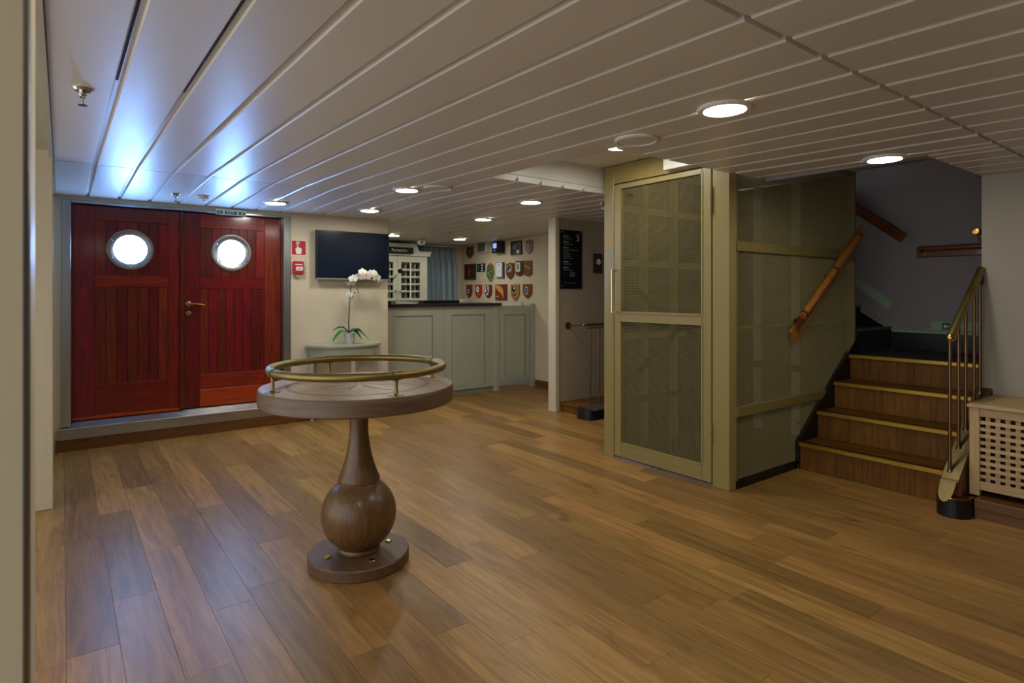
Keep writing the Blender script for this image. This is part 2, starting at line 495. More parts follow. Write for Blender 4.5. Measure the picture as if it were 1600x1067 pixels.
# stairwell ceiling and upstands
struct(box('ceiling_stairwell', 'stair_wall', -3.6, -1.25, 3.89, 6.05, 2.56, 2.62))
f = MB(); f.box(-2.2, -1.25, 3.85, 3.89, 2.07, 2.56); f.box(-1.29, -1.25, 3.89, 6.05, 2.075, 2.56)
struct(f.build('trim_3', 'stair_wall'))
struct(box('trim_4', 'stair_wall', -2.6, -1.30, 5.99, 6.049, 2.47, 2.555, bev=.01))

# ================================================================== WALLS
DX = -6.13
m = MB(); m.box(-6.33, DX, 1.842, 2.903, 0, 2.13); m.box(-6.33, DX, -.09, .0, 0, 2.13); m.box(-6.33, DX, 0, 1.842, 2.078, 2.13)
struct(m.build('wall_door', 'wall'))
struct(box('wall_reception_side', 'wall', -8.4, -6.331, 2.80, 2.90, 0, 2.13))
struct(box('wall_reception_back', 'wall', -8.5, -8.4, 2.8, 5.4, 0, 2.13))
struct(box('wall_plaques', 'wall', -8.4, -5.021, 5.3, 5.4, 0, 2.16))
struct(box('wall_partition', 'wall_s', -5.02, -4.92, 4.37, 6.05, 0, 2.16))
struct(MB().box(-5.03, -4.905, 4.31, 4.369, 0, 2.145, .006).build('trim_5', 'post'))
struct(box('wall_back', 'stair_wall', -5.02, -1.21, 6.05, 6.15, 0, 2.66))
struct(box('wall_right', 'wall_r', -1.25, 1.6, 4.8, 4.9, 0, 2.09))
struct(box('wall_stair_side', 'stair_wall', -1.25, -1.21, 4.9, 6.05, 0, 2.66))
struct(box('wall_far_blocker', 'wall_dim', 1.6, 1.7, -1.7, 4.9, 0, 2.1))  # unseen wall added to keep world light off the stairs and lift side
# left: short jamb, wall behind it, run to the door wall
struct(MB().box(-4.60, -4.54, -.14, -.04, 0, 2.17, .004).build('trim_6', 'post'))
struct(box('wall_left', 'wall', -6.33, -4.601, -.14, -.091, 0, 2.17))
struct(box('wall_passage', 'wall', -4.70, -4.60, -1.7, -.141, 0, 2.17))
struct(box('baseboard_passage', 'base_y', -4.599, -4.585, -1.7, -.141, 0, .1))
# near door jamb at the very left edge of the view, with a rounded steel edge
struct(MB().box(-.86, -.60, -.34, -.0235, 0, 2.02).build('trim_7', 'post'))
struct(MB().tube([(-.604, -.0235, 0), (-.604, -.0235, 2.02)], .0042, 12).build('trim_8', 'steel', smooth=True))
# skirtings
m = MB(); m.box(DX, DX + .014, 1.842, 2.903, 0, .1)
struct(m.build('baseboard_door', 'base_y'))
struct(box('baseboard_sill', 'base_y', -6.14, -6.112, -.04, 1.90, 0, .098))
struct(box('baseboard_plaques', 'base', -6.45, -5.031, 5.286, 5.3, 0, .10))
hinge = tag(box('latch_plate', 'steel', -4.60, -4.588, -.20, -.155, 2.02, 2.14), 'small steel latch plate high on the wall behind the left jamb', 'latch')

# ================================================================== RED DOUBLE DOOR
XF = -6.19            # face of the leaves
sill = MB()
sill.prism([(-6.33, .0), (-6.33, .245), (-6.19, .235), (-6.108, .185), (-6.105, .1), (-6.14, .098), (-6.14, 0)], .0, 1.842, plane='xz') if False else None
sl = [(-6.33, .098), (-6.33, .240), (-6.195, .236), (-6.112, .188), (-6.108, .182), (-6.108, .098)]
vsa = [sill.bm.verts.new((a, -.02, b)) for a, b in sl]; vsb = [sill.bm.verts.new((a, 1.90, b)) for a, b in sl]
sill.bm.faces.new(vsa); sill.bm.faces.new(vsb[::-1])
for i in range(len(sl)): sill.bm.faces.new((vsa[i], vsa[(i + 1) % 6], vsb[(i + 1) % 6], vsb[i]))
struct(sill.build('trim_9', 'steel_y'))
fr = MB()
fr.box(-6.33, -6.118, .0, .062, .20, 2.078, .003); fr.box(-6.33, -6.118, 1.772, 1.842, .20, 2.078, .003); fr.box(-6.33, -6.118, .062, 1.772, 2.056, 2.078, .003)
struct(fr.build('trim_10', 'steel'))

def leaf(name, y0, y1, label, cols_up, cols_lo, ys0, ys1, zt, zm0, zm1, zb, port, low):
    """one door leaf: back board, stiles, rails, tongue and groove planks one by one, porthole"""
    d = struct(thing(name, None, None, (XF, (y0 + y1) / 2, .24)))
    d['label'] = label
    box('backing', 'mahog', XF - .05, XF - .016, y0 + .004, y1 - .004, .245, 2.05, d)
    MB().box(XF - .016, XF, y0, ys0, .245, 2.05, .002).build('stile', 'mahog', d)
    MB().box(XF - .016, XF, ys1, y1, .245, 2.05, .002).build('stile', 'mahog', d)
    for a, b in ((zt, 2.05), (zm0, zm1), (low, zb)):
        MB().box(XF - .016, XF, ys0 + .001, ys1 - .001, a, b, .002).build('rail', 'mahog_h', d)
    if low > .26:
        MB().box(XF - .016, XF + .001, ys0 + .001, ys1 - .001, .245, low - .002, .002).build('rail', 'kick', d)
    cy, cz, ro, ri = port
    hole = ro - .012
    for cols, za, zb_ in ((cols_up, zm1 + .001, zt - .001), (cols_lo, zb + .001, zm0 - .001)):
        e = [ys0 + .001] + cols + [ys1 - .001]
        for a, b in zip(e, e[1:]):
            m = MB(); g = .0018
            m.box(XF - .016, XF - .005, a + g, b - g, za, zb_, .0015)
            m.build('plank', 'mahog', d)
    ring = MB().lathe((XF - .006, cy, cz), [(ri, 0), (ro, 0), (ro, .010), (ro - .006, .016), (ri + .022, .017), (ri + .012, .011), (ri, .008), (ri, 0)], 40, 'x').build('porthole', 'steel', d, True)
    MB().lathe((XF - .0045, cy, cz), [(0, .004), (ri + .004, .004), (ri + .004, .0), (0, 0)], 40, 'x').build('pane', 'pane', ring)
    for q in range(6):
        a = math.radians(30 + 60 * q)
        MB().lathe((XF + .010, cy + (ro + ri) / 2 * 1.03 * math.cos(a), cz + (ro + ri) / 2 * 1.03 * math.sin(a)), [(.007, 0), (.007, .004), (.004, .007), (0, .007)], 8, 'x').build('bolt', 'chrome', ring, True)
    return d
leafL = leaf('door_1', .078, .862, 'left leaf of the red mahogany double door, with the larger looking porthole',
             [.305, .384, .462, .541, .620, .698], [.305, .384, .462, .541, .620, .698],
             .224, .772, 1.93, 1.355, 1.465, .525, (.484, 1.688, .178, .126), .262)
leafR = leaf('door_2', .905, 1.758, 'right leaf of the red mahogany double door, with the lever handle',
             [1.135, 1.213, 1.291, 1.37, 1.449, 1.527], [1.104, 1.180, 1.255, 1.33, 1.41, 1.488, 1.565],
             1.030, 1.607, 1.92, 1.345, 1.455, .545, (1.306, 1.694, .178, .122), .405)
box('gap_blocker', 'black', -6.30, -6.26, .05, 1.79, .2, 2.075, leafL)  # black slab added behind the leaves to stop light showing through gaps
box('kick_board', 'kick', XF, XF + .012, .079, .86, .238, .258, leafL)
ast = struct(MB().box(XF - .05, XF + .012, .864, .904, .245, 2.05, .003).build('trim_11', 'mahog'))
struct(MB().box(XF - .05, XF + .02, .0621, .077, .238, 2.056).build('trim_12', 'mahog'))
struct(MB().box(XF - .05, XF + .02, 1.759, 1.7719, .238, 2.056).build('trim_13', 'mahog'))
hd = MB().lathe((XF, .935, 1.207), [(.024, 0), (.024, .006), (.019, .009), (.010, .010), (.010, .04), (0, .04)], 20, 'x').build('handle', 'brass_ant', leafR, True)
MB().tube([(XF + .036, .935, 1.207), (XF + .040, .99, 1.206), (XF + .040, 1.03, 1.202), (XF + .036, 1.065, 1.194)], .008, 8, radii=[.009, .008, .0075, .006]).build('lever', 'brass', hd, True)
MB().lathe((XF, .935, 1.118), [(.024, 0), (.024, .006), (.018, .011), (.009, .011), (.009, .018), (0, .018)], 20, 'x').build('lock_cylinder', 'brass_ant', leafR, True)

# exit plate over the door
ex = tag(box('exit_sign', 'pale', -6.117, -6.108, 1.15, 1.42, 2.045, 2.10), 'small green and white EXIT plate above the right leaf of the red door', 'sign')
for a, b in ((1.158, 1.212), (1.228, 1.335), (1.35, 1.405)):
    box('panel', 'green_s', -6.108, -6.107, a, b, 2.050, 2.080, ex)
text('lettering', 'EXIT', .036, (-6.1065, 1.281, 2.065), (0, 1, 0), (0, 0, 1), 'pale', ex, 'CENTER')
m = MB(); m.box(-6.107, -6.1062, 1.168, 1.202, 2.063, 2.067); m.box(-6.107, -6.1062, 1.183, 1.187, 2.053, 2.077); m.build('arrow_mark', 'pale', ex)
m = MB(); m.prism([(1.366, 2.053), (1.374, 2.066), (1.370, 2.072), (1.385, 2.073), (1.392, 2.066), (1.384, 2.062), (1.390, 2.053), (1.378, 2.062)], -6.107, -6.1062, 'yz'); m.prism(circ(1.385, 2.077, .0035, 8), -6.107, -6.1062, 'yz'); m.build('running_figure', 'pale', ex)

# fire alarm sign and call point
fs = tag(box('fire_alarm_sign', 'pale', DX, DX + .003, 1.846, 1.998, 1.688, 1.845), 'square red sign with a white pressing hand above the call point', 'sign')
box('red_field', 'red', DX + .003, DX + .0036, 1.852, 1.992, 1.695, 1.838, fs)
m = MB()
m.prism([(1.897, 1.703), (1.945, 1.703), (1.950, 1.722), (1.952, 1.757), (1.945, 1.763), (1.937, 1.764), (1.929, 1.770), (1.917, 1.771), (1.914, 1.797), (1.907, 1.799), (1.904, 1.768), (1.897, 1.766), (1.889, 1.757), (1.890, 1.738)], DX + .0036, DX + .0042, 'yz')
m.build('hand_mark', 'pale', fs)
m = MB(); m.prism(circ(1.911, 1.815, .017, 16), DX + .0036, DX + .0040, 'yz'); m.build('button_ring', 'pale', fs)
m = MB(); m.prism(circ(1.911, 1.815, .009, 12), DX + .0040, DX + .0044, 'yz'); m.build('button_mark', 'red', fs)
cp = thing('call_point', 'red manual call point box with a white label on the cream wall', 'alarm', (DX, 1.908, 1.49))
MB().box(DX, DX + .05, 1.855, 1.962, 1.50, 1.628, .008).build('body', 'red', cp)
MB().box(DX + .05, DX + .053, 1.880, 1.948, 1.535, 1.572).build('label_plate', 'white_p', cp)
text('lettering', 'FIRE', .020, (DX + .0535, 1.914, 1.553), (0, 1, 0), (0, 0, 1), 'em_black', cp, 'CENTER')
MB().box(DX + .05, DX + .0515, 1.872, 1.945, 1.590, 1.600).build('slot', 'paper', cp)
MB().prism([(1.875, 1.50), (1.945, 1.50), (1.93, 1.47), (1.89, 1.47)], DX, DX + .03, 'yz').build('cable_gland', 'soffit', cp)

# television
tv = thing('television', 'wall mounted black flat screen television above the console table', 'television', (DX, 2.48, 1.45))
box('bracket', 'plastic', DX, DX + .035, 2.3, 2.66, 1.6, 1.8, tv)
MB().box(DX + .035, DX + .075, 2.075, 2.885, 1.452, 1.957, .004).build('housing', 'plastic', tv)
box('screen', 'screen', DX + .075, DX + .0765, 2.089, 2.871, 1.472, 1.943, tv)
box('lower_trim', 'em_grey', DX + .074, DX + .079, 2.075, 2.885, 1.452, 1.460, tv)

# console table (half moon, sage)
ct = thing('console_table', 'pale sage half-moon console table against the wall under the television', 'table', (DX + .16, 2.385, 0))
def half(a, b, n=22, t0=0): return [(DX + .012 + b * math.sin(math.pi * k / n), 2.385 - a * math.cos(math.pi * k / n)) for k in range(n + 1)]
MB().prism(half(.405, .335), .757, .778, 'xy').build('table_top', 'sage', ct)
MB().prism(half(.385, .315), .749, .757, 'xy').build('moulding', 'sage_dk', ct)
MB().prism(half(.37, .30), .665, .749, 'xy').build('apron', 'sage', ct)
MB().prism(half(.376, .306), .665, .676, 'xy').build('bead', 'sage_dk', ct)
for (x, y) in ((DX + .05, 2.045), (DX + .05, 2.725), (DX + .297, 2.385)):
    m = MB(); m.tube([(x, y, .0), (x, y, .03), (x, y, .40), (x, y, .665)], .02, 4, radii=[.020, .017, .022, .03]); m.build('leg', 'sage', ct)
    MB().box(x - .004, x + .02, y - .024, y + .024, .672, .755, .002).build('leg_block', 'sage', ct)
# orchid
oc = thing('potted_orchid', 'white orchid in a silver pot on the sage console table', 'plant', (-5.955, 2.385, .779))
px, py = -5.955, 2.385
MB().lathe((px, py, .779), [(.050, 0), (.052, .004), (.063, .112), (.060, .114), (.056, .10), (0, .10)], 24).build('pot', 'pot', oc, True)
st = [(px, py, .87), (px + .005, py - .008, 1.0), (px + .01, py + .0, 1.2), (px + .015, py + .012, 1.36), (px + .02, py + .05, 1.46), (px + .03, py + .12, 1.515), (px + .03, py + .20, 1.52), (px + .03, py + .28, 1.48), (px + .03, py + .33, 1.43)]
MB().tube(st, .005, 7, radii=[.008, .0075, .007, .006, .005, .004, .0035, .003, .002]).build('stem', 'stem', oc, True)
def leaf_blade(dx, dy, L, wd, lift, droop):
    rowsL = []
    n = 8
    dirv = Vector((dx, dy, 0)).normalized(); side = Vector((-dirv.y, dirv.x, 0))
    for i in range(n + 1):
        t = i / n
        c = Vector((px, py, .893)) + dirv * (L * t) + Vector((0, 0, lift * math.sin(min(1, t * 1.6) * math.pi / 2) - droop * t * t))
        ww = wd * math.sin(math.pi * (t * .86 + .10)) ** .8
        rowsL.append([c - side * ww + Vector((0, 0, .012 * (ww / wd))), c, c + side * ww + Vector((0, 0, .012 * (ww / wd)))])
    return rowsL
for a in ((.35, -1, .21, .036, .045, .115), (.5, 1, .20, .042, .05, .13), (-.1, -1, .17, .026, .075, .05), (.95, .75, .14, .034, .04, .10), (-.3, 1, .20, .03, .06, .10)):
    m = MB(); m.grid(leaf_blade(*a)); o = m.build('leaf', 'leaf', oc, True)
    md = o.modifiers.new('solid', 'SOLIDIFY'); md.thickness = .002
def flower(c, s, yaw, pitch, parent, name='flower'):
    m = MB(); c = Vector(c)
    R = Matrix.Rotation(yaw, 3, 'Z') @ Matrix.Rotation(pitch, 3, 'Y')
    for ang, L, wd in ((90, 1., .42), (210, 1., .40), (330, 1., .40), (10, 1.1, .62), (170, 1.1, .62)):
        a = math.radians(ang); d = Vector((0, math.cos(a), math.sin(a))); q = Vector((0, -math.sin(a), math.cos(a)))
        rr = []
        for i in range(5):
            t = i / 4; ww = wd * math.sin(math.pi * (.12 + .80 * t)) * s
            p = d * (L * s * t) + Vector((.10 * s * math.sin(t * 2.6), 0, 0))
            rr.append([c + R @ (p - q * ww + Vector((-.05 * s, 0, 0))), c + R @ p, c + R @ (p + q * ww + Vector((-.05 * s, 0, 0)))])
        m.grid(rr)
    o = m.build(name, 'petal', parent, True)
    lp = MB(); cc = c + R @ Vector((.15 * s, 0, -.12 * s))
    lp.lathe(cc - Vector((0, 0, .1 * s)), [(0, 0), (.12 * s, .06 * s), (.14 * s, .14 * s), (.06 * s, .22 * s), (0, .23 * s)], 8).build('lip', 'gold', o, True)
for (p, s, yw, pt) in (((px + .02, py - .01, 1.285), .040, -.9, .2), ((px + .02, py + .015, 1.262), .034, .2, .5), ((px + .03, py + .005, 1.405), .046, -.3, .9), ((px + .03, py + .03, 1.455), .044, -.5, .1),
                       ((px + .04, py + .09, 1.475), .05, -.2, .4), ((px + .04, py + .13, 1.525), .046, .1, -.2), ((px + .045, py + .17, 1.478), .05, -.3, .4), ((px + .04, py + .215, 1.505), .05, -.1, .1), ((px + .04, py + .26, 1.52), .04, .3, -.3),
                       ((px + .045, py + .285, 1.468), .048, .2, .3), ((px + .04, py + .33, 1.432), .034, .3, .7)):
    flower(p, s, yw, pt, oc)
for p in ((px + .03, py + .075, 1.345), (px + .035, py + .085, 1.315), (px + .02, py + .05, 1.31)):
    MB().lathe(p, [(0, -.012), (.009, -.004), (.008, .008), (0, .014)], 8).build('bud', 'stem', oc, True)

# ================================================================== RECEPTION
CX = -6.475
rc = thing('reception_counter', 'long sage green panelled reception counter under a dark stone top', 'counter', (CX - .2, 3.8, 0))
MB().box(CX - .45, CX - .012, 2.98, 4.615, .07, 1.14).build('carcass', 'sage', rc)
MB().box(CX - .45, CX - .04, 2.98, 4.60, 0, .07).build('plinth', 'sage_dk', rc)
def framed(name, y0, y1, z0, z1, iy0, iy1, iz0, iz1, x, parent):
    """frame-and-panel front: outer frame proud of the panel, with a stepped moulding"""
    m = MB()
    m.box(x - .012, x, y0, iy0, z0, z1); m.box(x - .012, x, iy1, y1, z0, z1); m.box(x - .012, x, iy0, iy1, z0, iz0); m.box(x - .012, x, iy0, iy1, iz1, z1)
    o = m.build(name, 'sage', parent)
    m = MB(); t = .022; e = .004
    m.box(x - .014, x + e, iy0 - t, iy0, iz0 - t, iz1 + t, .003); m.box(x - .014, x + e, iy1, iy1 + t, iz0 - t, iz1 + t, .003)
    m.box(x - .014, x + e, iy0, iy1, iz0 - t, iz0, .003); m.box(x - .014, x + e, iy0, iy1, iz1, iz1 + t, .003)
    m.build('moulding', 'sage_dk' if False else 'sage', o)
    return o
framed('panel_front', 2.98, 3.824, .072, 1.14, 3.16, 3.668, .13, 1.03, CX, rc)
framed('panel_front', 3.827, 4.60, .072, 1.14, 3.94, 4.458, .13, 1.03, CX, rc)
MB().box(CX - .45, CX + .012, 4.60, 4.675, 0, 1.14, .003).build('end_post', 'sage', rc)
MB().box(CX - .50, CX + .045, 2.93, 4.70, 1.14, 1.178, .004).build('counter_top', 'granite', rc)
gt = thing('reception_gate', 'sage green swing gate between the counter and the plaque wall', 'gate', (CX, 4.95, 0))
MB().box(CX - .045, CX - .013, 4.68, 5.222, .06, 1.135).build('leaf_core', 'sage', gt)
framed('gate_front', 4.68, 5.222, .06, 1.137, 4.765, 5.14, .17, 1.015, CX - .001, gt)
for z in (.28, .93):
    MB().tube([(CX + .006, 5.227, z - .06), (CX + .006, 5.227, z + .06)], .008, 8).build('hinge', 'em_grey', gt, True)
MB().box(CX - .012, CX + .003, 4.70, 5.21, .062, .13, .002).build('kick_plate', 'em_grey', gt)
MB().lathe((CX - .03, 5.09, 1.137), [(.035, 0), (.035, .01), (.022, .018), (.020, .05), (.012, .062), (0, .064)], 14).build('knob', 'cab', gt, True)
struct(MB().box(CX - .05, CX + .01, 5.233, 5.299, 0, 1.165, .004).build('trim_14', 'sage'))

cbn = thing('key_cabinet', 'tall cream green pigeonhole cabinet with glazed doors behind the reception counter', 'cabinet', (-8.2, 3.94, 0))
c0, c1, cm = 3.44, 4.44, 3.943
m = MB(); X1 = -8.03
m.box(-8.395, X1, c0, c0 + .03, 0, 1.9); m.box(-8.395, X1, c1 - .03, c1, 0, 1.9); m.box(-8.395, -8.36, c0, c1, 0, 1.9); m.box(-8.395, X1, c0, c1, 1.86, 1.9); m.box(-8.395, X1, c0, c1, .7, 1.22)
m.build('carcass', 'cab', cbn)
box('inside', 'cab_in', -8.36, -8.352, c0 + .03, c1 - .03, 1.22, 1.86, cbn)
for i in range(1, 6):
    z = 1.22 + .107 * i
    box('shelf', 'cab', -8.352, X1 - .03, c0 + .03, c1 - .03, z - .005, z + .005, cbn)
for y in (3.62, 3.74, 3.86, 4.02, 4.12, 4.27, 4.36):
    box('divider', 'cab', -8.352, X1 - .035, y - .004, y + .004, 1.22, 1.86, cbn)
for (a, b, g0, g1) in ((c0, cm - .002, 3.567, 3.879), (cm + .002, c1, 4.007, 4.319)):
    m = MB()
    m.box(X1, X1 + .025, a, g0, 1.20, 1.855); m.box(X1, X1 + .025, g1, b, 1.20, 1.855); m.box(X1, X1 + .025, g0, g1, 1.768, 1.855); m.box(X1, X1 + .025, g0, g1, 1.20, 1.235)
    d = m.build('door', 'cab', cbn)
    MB().box(X1 + .004, X1 + .022, (g0 + g1) / 2 - .009, (g0 + g1) / 2 + .009, 1.235, 1.768).build('glazing_bar', 'white_p', d)
    for i in range(1, 5):
        z = 1.235 + .1066 * i
        MB().box(X1 + .006, X1 + .02, g0, g1, z - .007, z + .007).build('glazing_bar', 'white_p', d)
    yk = cm - .035 if a == c0 else cm + .035
    MB().lathe((X1 + .025, yk, 1.335), [(.006, 0), (.006, .012), (.013, .018), (.011, .028), (0, .03)], 10, 'x').build('knob', 'brass_bright', d, True)
pr = [(c0 - .04, 1.865), (c1 + .04, 1.865), (c1 + .055, 1.93), (4.315, 1.93), (4.285, 1.955), (4.255, 2.045), (cm * 2 - 4.255, 2.045), (cm * 2 - 4.285, 1.955), (cm * 2 - 4.315, 1.93), (c0 - .055, 1.93)]
MB().prism(pr, -8.39, X1 + .045, 'yz').build('cornice', 'cab', cbn)
MB().prism([(c0 - .055, 1.915), (c1 + .055, 1.915), (c1 + .065, 1.935), (c0 - .065, 1.935)], -8.39, X1 + .06, 'yz').build('cornice_edge', 'cab', cbn)
rs = tag(MB().box(X1 + .062, X1 + .09, 3.72, 4.175, 1.895, 1.985, .002).build('reception_sign', 'sign_black'), 'long black sign reading Reception on the front of the key cabinet', 'sign')
text('lettering', 'Reception', .062, (X1 + .0908, 3.945, 1.938), (0, 1, 0), (0, 0, 1), 'text', rs, 'CENTER')

# curtain
cu = thing('window_curtain', 'pleated blue curtain at the back wall behind the reception', 'curtain', (-8.28, 4.82, .4))
NP, PL = 140, 5.6
def cur(y, amp, ph=0):
    t = (y - 4.515) / .635
    return -8.385 + amp * (2.1 * abs(math.sin(math.pi * PL * t + ph)) ** .7 + .3 * math.sin(2 * math.pi * PL * 2.1 * t + 1.3))
rowsC = []
for z, amp, ph in ((.45, .058, .5), (1.0, .058, .4), (1.5, .054, .25), (1.80, .042, .1), (1.90, .014, 0), (1.935, .010, 0), (1.99, .022, 0), (2.055, .026, 0)):
    rowsC.append([(cur(4.515 + .635 * i / NP, amp, ph), 4.515 + .635 * i / NP + .004 * math.sin(i), z) for i in range(NP + 1)])
m = MB(); m.grid(rowsC); o = m.build('cloth', 'curtain', cu, True)
o.modifiers.new('solid', 'SOLIDIFY').thickness = .004
MB().box(-8.37, -8.27, 4.51, 5.18, 2.055, 2.072, .003).build('curtain_rail', 'white_p', cu)

# things on the counter
mic = thing('gooseneck_microphone', 'black gooseneck microphone on the reception counter', 'microphone', (-6.72, 3.13, 1.178))
MB().box(-6.79, -6.65, 3.06, 3.20, 1.178, 1.215, .008).build('base', 'plastic', mic)
MB().tube([(-6.72, 3.14, 1.21), (-6.71, 3.15, 1.32), (-6.70, 3.19, 1.41), (-6.70, 3.29, 1.535)], .006, 8).build('gooseneck', 'plastic', mic, True)
MB().tube([(-6.70, 3.318, 1.560), (-6.70, 3.326, 1.569), (-6.70, 3.337, 1.581), (-6.70, 3.349, 1.594), (-6.70, 3.357, 1.603), (-6.70, 3.361, 1.607)], .03, 12, radii=[.014, .027, .031, .026, .014, .004]).build('windshield', 'plastic', mic, True)
tag(MB().box(-6.83, -6.70, 3.66, 4.20, 1.178, 1.215, .004).build('counter_monitor', 'plastic'), 'long flat black box lying on the stone counter top', 'electronics')
pp = tag(MB().hexa([(-6.86, 3.24, 1.178), (-6.62, 3.24, 1.178), (-6.62, 3.52, 1.178), (-6.86, 3.52, 1.178), (-6.86, 3.24, 1.215), (-6.62, 3.24, 1.215), (-6.62, 3.52, 1.19), (-6.86, 3.52, 1.19)]).build('paper_stack', 'paper'), 'white papers lying on the counter beside the microphone', 'papers')
tag(MB().box(-6.9, -6.84, 4.33, 4.42, 1.178, 1.225, .006).build('card_box', 'white_p'), 'small white box on the counter end below the curtain', 'box')

# ================================================================== PLAQUES on the wall Y=5.3
YP = 5.3
def shield(cx, w_, z0, z1, n=10, ears=False):
    h = z1 - z0; pts = [(cx - w_ / 2, z1), (cx + w_ / 2, z1)]
    if ears: pts = [(cx - w_ / 2, z1 - .10 * h), (cx - w_ * .36, z1 - .05 * h), (cx - w_ * .2, z1 - .08 * h), (cx, z1), (cx + w_ * .2, z1 - .08 * h), (cx + w_ * .36, z1 - .05 * h), (cx + w_ / 2, z1 - .10 * h), (cx + w_ * .42, z1 - .25 * h), (cx + w_ / 2, z1 - .5 * h)]
    right = [(cx + w_ / 2 * math.cos(math.pi / 2 * t / n) ** .75, z1 - .52 * h - .48 * h * (t / n) ** .85) for t in range(0 if not ears else 1, n)]
    left = [(2 * cx - a, b) for a, b in right][::-1]
    out = pts + right + [(cx, z0)] + left
    if ears: out += [(cx - w_ / 2, z1 - .5 * h), (cx - w_ * .42, z1 - .25 * h)]
    return out
def on(pts, t0, t1): return MB().prism(pts, YP - t1, YP - t0, 'xz')
def inset(pts, f, cx, cz): return [(cx + (a - cx) * f, cz + (b - cz) * f) for a, b in pts]
def plaque(name, label, cat, pts, board, parts, loc, th=.018):
    t = thing(name, label, cat, (loc[0], YP, loc[1]), 'plaques and shields on the reception wall')
    on(pts, 0, th).build('board', board, t)
    for (nm, p, mt, a, b) in parts: on(p, th + a, th + b).build(nm, mt, t)
    return t
def rect(x0, x1, z0, z1): return [(x0, z0), (x1, z0), (x1, z1), (x0, z1)]
def frame_parts(x0, x1, z0, z1, t, mt):
    return [('frame_bar', rect(x0, x1, z1 - t, z1), mt, 0, .008), ('frame_bar', rect(x0, x1, z0, z0 + t), mt, 0, .008), ('frame_bar', rect(x0, x0 + t, z0 + t, z1 - t), mt, 0, .008), ('frame_bar', rect(x1 - t, x1, z0 + t, z1 - t), mt, 0, .008)]
sa = shield(-8.12, .19, 1.873, 2.062)
plaque('wall_shield', 'red brown shield with a dark emblem, top left of the plaque wall by the curtain', 'plaque', sa, 'shield', [('emblem', inset(sa, .6, -8.135, 1.985), 'em_black', 0, .004), ('crest', circ(-8.10, 1.985, .022, 10, .035), 'em_grey', .004, .008)], (-8.12, 1.873))
sb = [(-6.665, 2.05), (-6.63, 2.058), (-6.587, 2.066), (-6.545, 2.058), (-6.508, 2.05), (-6.513, 2.0), (-6.508, 1.95), (-6.525, 1.90), (-6.587, 1.865), (-6.65, 1.90), (-6.665, 1.95), (-6.66, 2.0)]
plaque('wall_shield', 'plain dark brown wooden shield, top right of the plaque wall', 'plaque', sb, 'shield', [('rim', inset(sb, .72, -6.587, 1.97), 'shield_dk', 0, .003), ('crest', circ(-6.587, 1.99, .03, 10), 'shield', .003, .007)], (-6.587, 1.865))
plaque('wall_picture', 'square black picture with grey drawing and white note, top row of plaques', 'plaque', rect(-7.003, -6.757, 1.869, 2.068), 'em_black',
       frame_parts(-7.003, -6.757, 1.869, 2.068, .015, 'shield_dk') + [('drawing', circ(-6.905, 1.985, .06, 14, .045), 'vent_grey', 0, .003), ('pennant', [(-6.86, 2.035), (-6.78, 2.02), (-6.79, 2.04)], 'em_grey', 0, .003), ('note', rect(-6.865, -6.805, 1.888, 1.935), 'paper', 0, .003)], (-6.88, 1.869))
plaque('wooden_plaque', 'dark brown square plaque with bronze plate, left end of the middle row', 'plaque', rect(-8.268, -7.951, 1.531, 1.785), 'shield_dk',
       frame_parts(-8.268, -7.951, 1.531, 1.785, .03, 'shield_dk') + [('bronze_plate', rect(-8.215, -8.005, 1.575, 1.74), 'copper', 0, .003), ('figure', [(-8.15, 1.59), (-8.09, 1.59), (-8.10, 1.70), (-8.12, 1.73), (-8.14, 1.70)], 'shield', .003, .006)], (-8.11, 1.531))
plaque('wall_notice', 'small black card with white squares beside the bronze plaque', 'plaque', rect(-7.92, -7.697, 1.648, 1.778), 'em_black',
       [('crest', rect(-7.90, -7.84, 1.675, 1.755), 'em_green', 0, .003)] + [('white_square', rect(-7.79, -7.745, z, z + .022), 'paper', 0, .003) for z in (1.66, 1.70, 1.74)] + [('ledge', rect(-7.92, -7.71, 1.632, 1.642), 'paper', -.018, .004)], (-7.81, 1.628), .012)
ov = [(-7.54 + .122 * (1 - .22 * max(0, math.sin(a)) ** 0) * math.cos(a) * (1.0 if math.sin(a) > -.3 else .9), 1.634 + .14 * math.sin(a)) for a in [2 * math.pi * k / 28 for k in range(28)]]
plaque('wall_shield', 'large oval shield with green centre, middle of the plaque wall', 'plaque', [(a, b if b > 1.56 else 1.56 - (1.56 - b) * 1.1) for a, b in ov], 'shield_tan',
       [('green_disc', circ(-7.545, 1.615, .088, 22, .088), 'em_green', 0, .004), ('bar', rect(-7.60, -7.56, 1.60, 1.63), 'gold', .004, .007), ('bar', rect(-7.53, -7.49, 1.635, 1.655), 'gold', .004, .007), ('star', circ(-7.53, 1.575, .012, 6), 'paper', .004, .007), ('ribbon', [(-7.62, 1.715), (-7.54, 1.745), (-7.46, 1.715), (-7.47, 1.70), (-7.54, 1.725), (-7.61, 1.70)], 'shield', 0, .004)], (-7.54, 1.494))
plaque('wall_certificate', 'upright white certificate in a dark grey frame, middle row', 'plaque', rect(-7.364, -7.183, 1.542, 1.775), 'vent_grey',
       [('page', rect(-7.358, -7.215, 1.555, 1.768), 'paper', 0, .002), ('seal', circ(-7.285, 1.735, .012, 8), 'em_blue', .002, .003), ('line_print', rect(-7.32, -7.25, 1.65, 1.655), 'em_grey', .002, .003), ('line_print', rect(-7.33, -7.24, 1.62, 1.625), 'em_grey', .002, .003)], (-7.27, 1.542), .03)
sc_ = shield(-7.03, .195, 1.514, 1.765, ears=True)
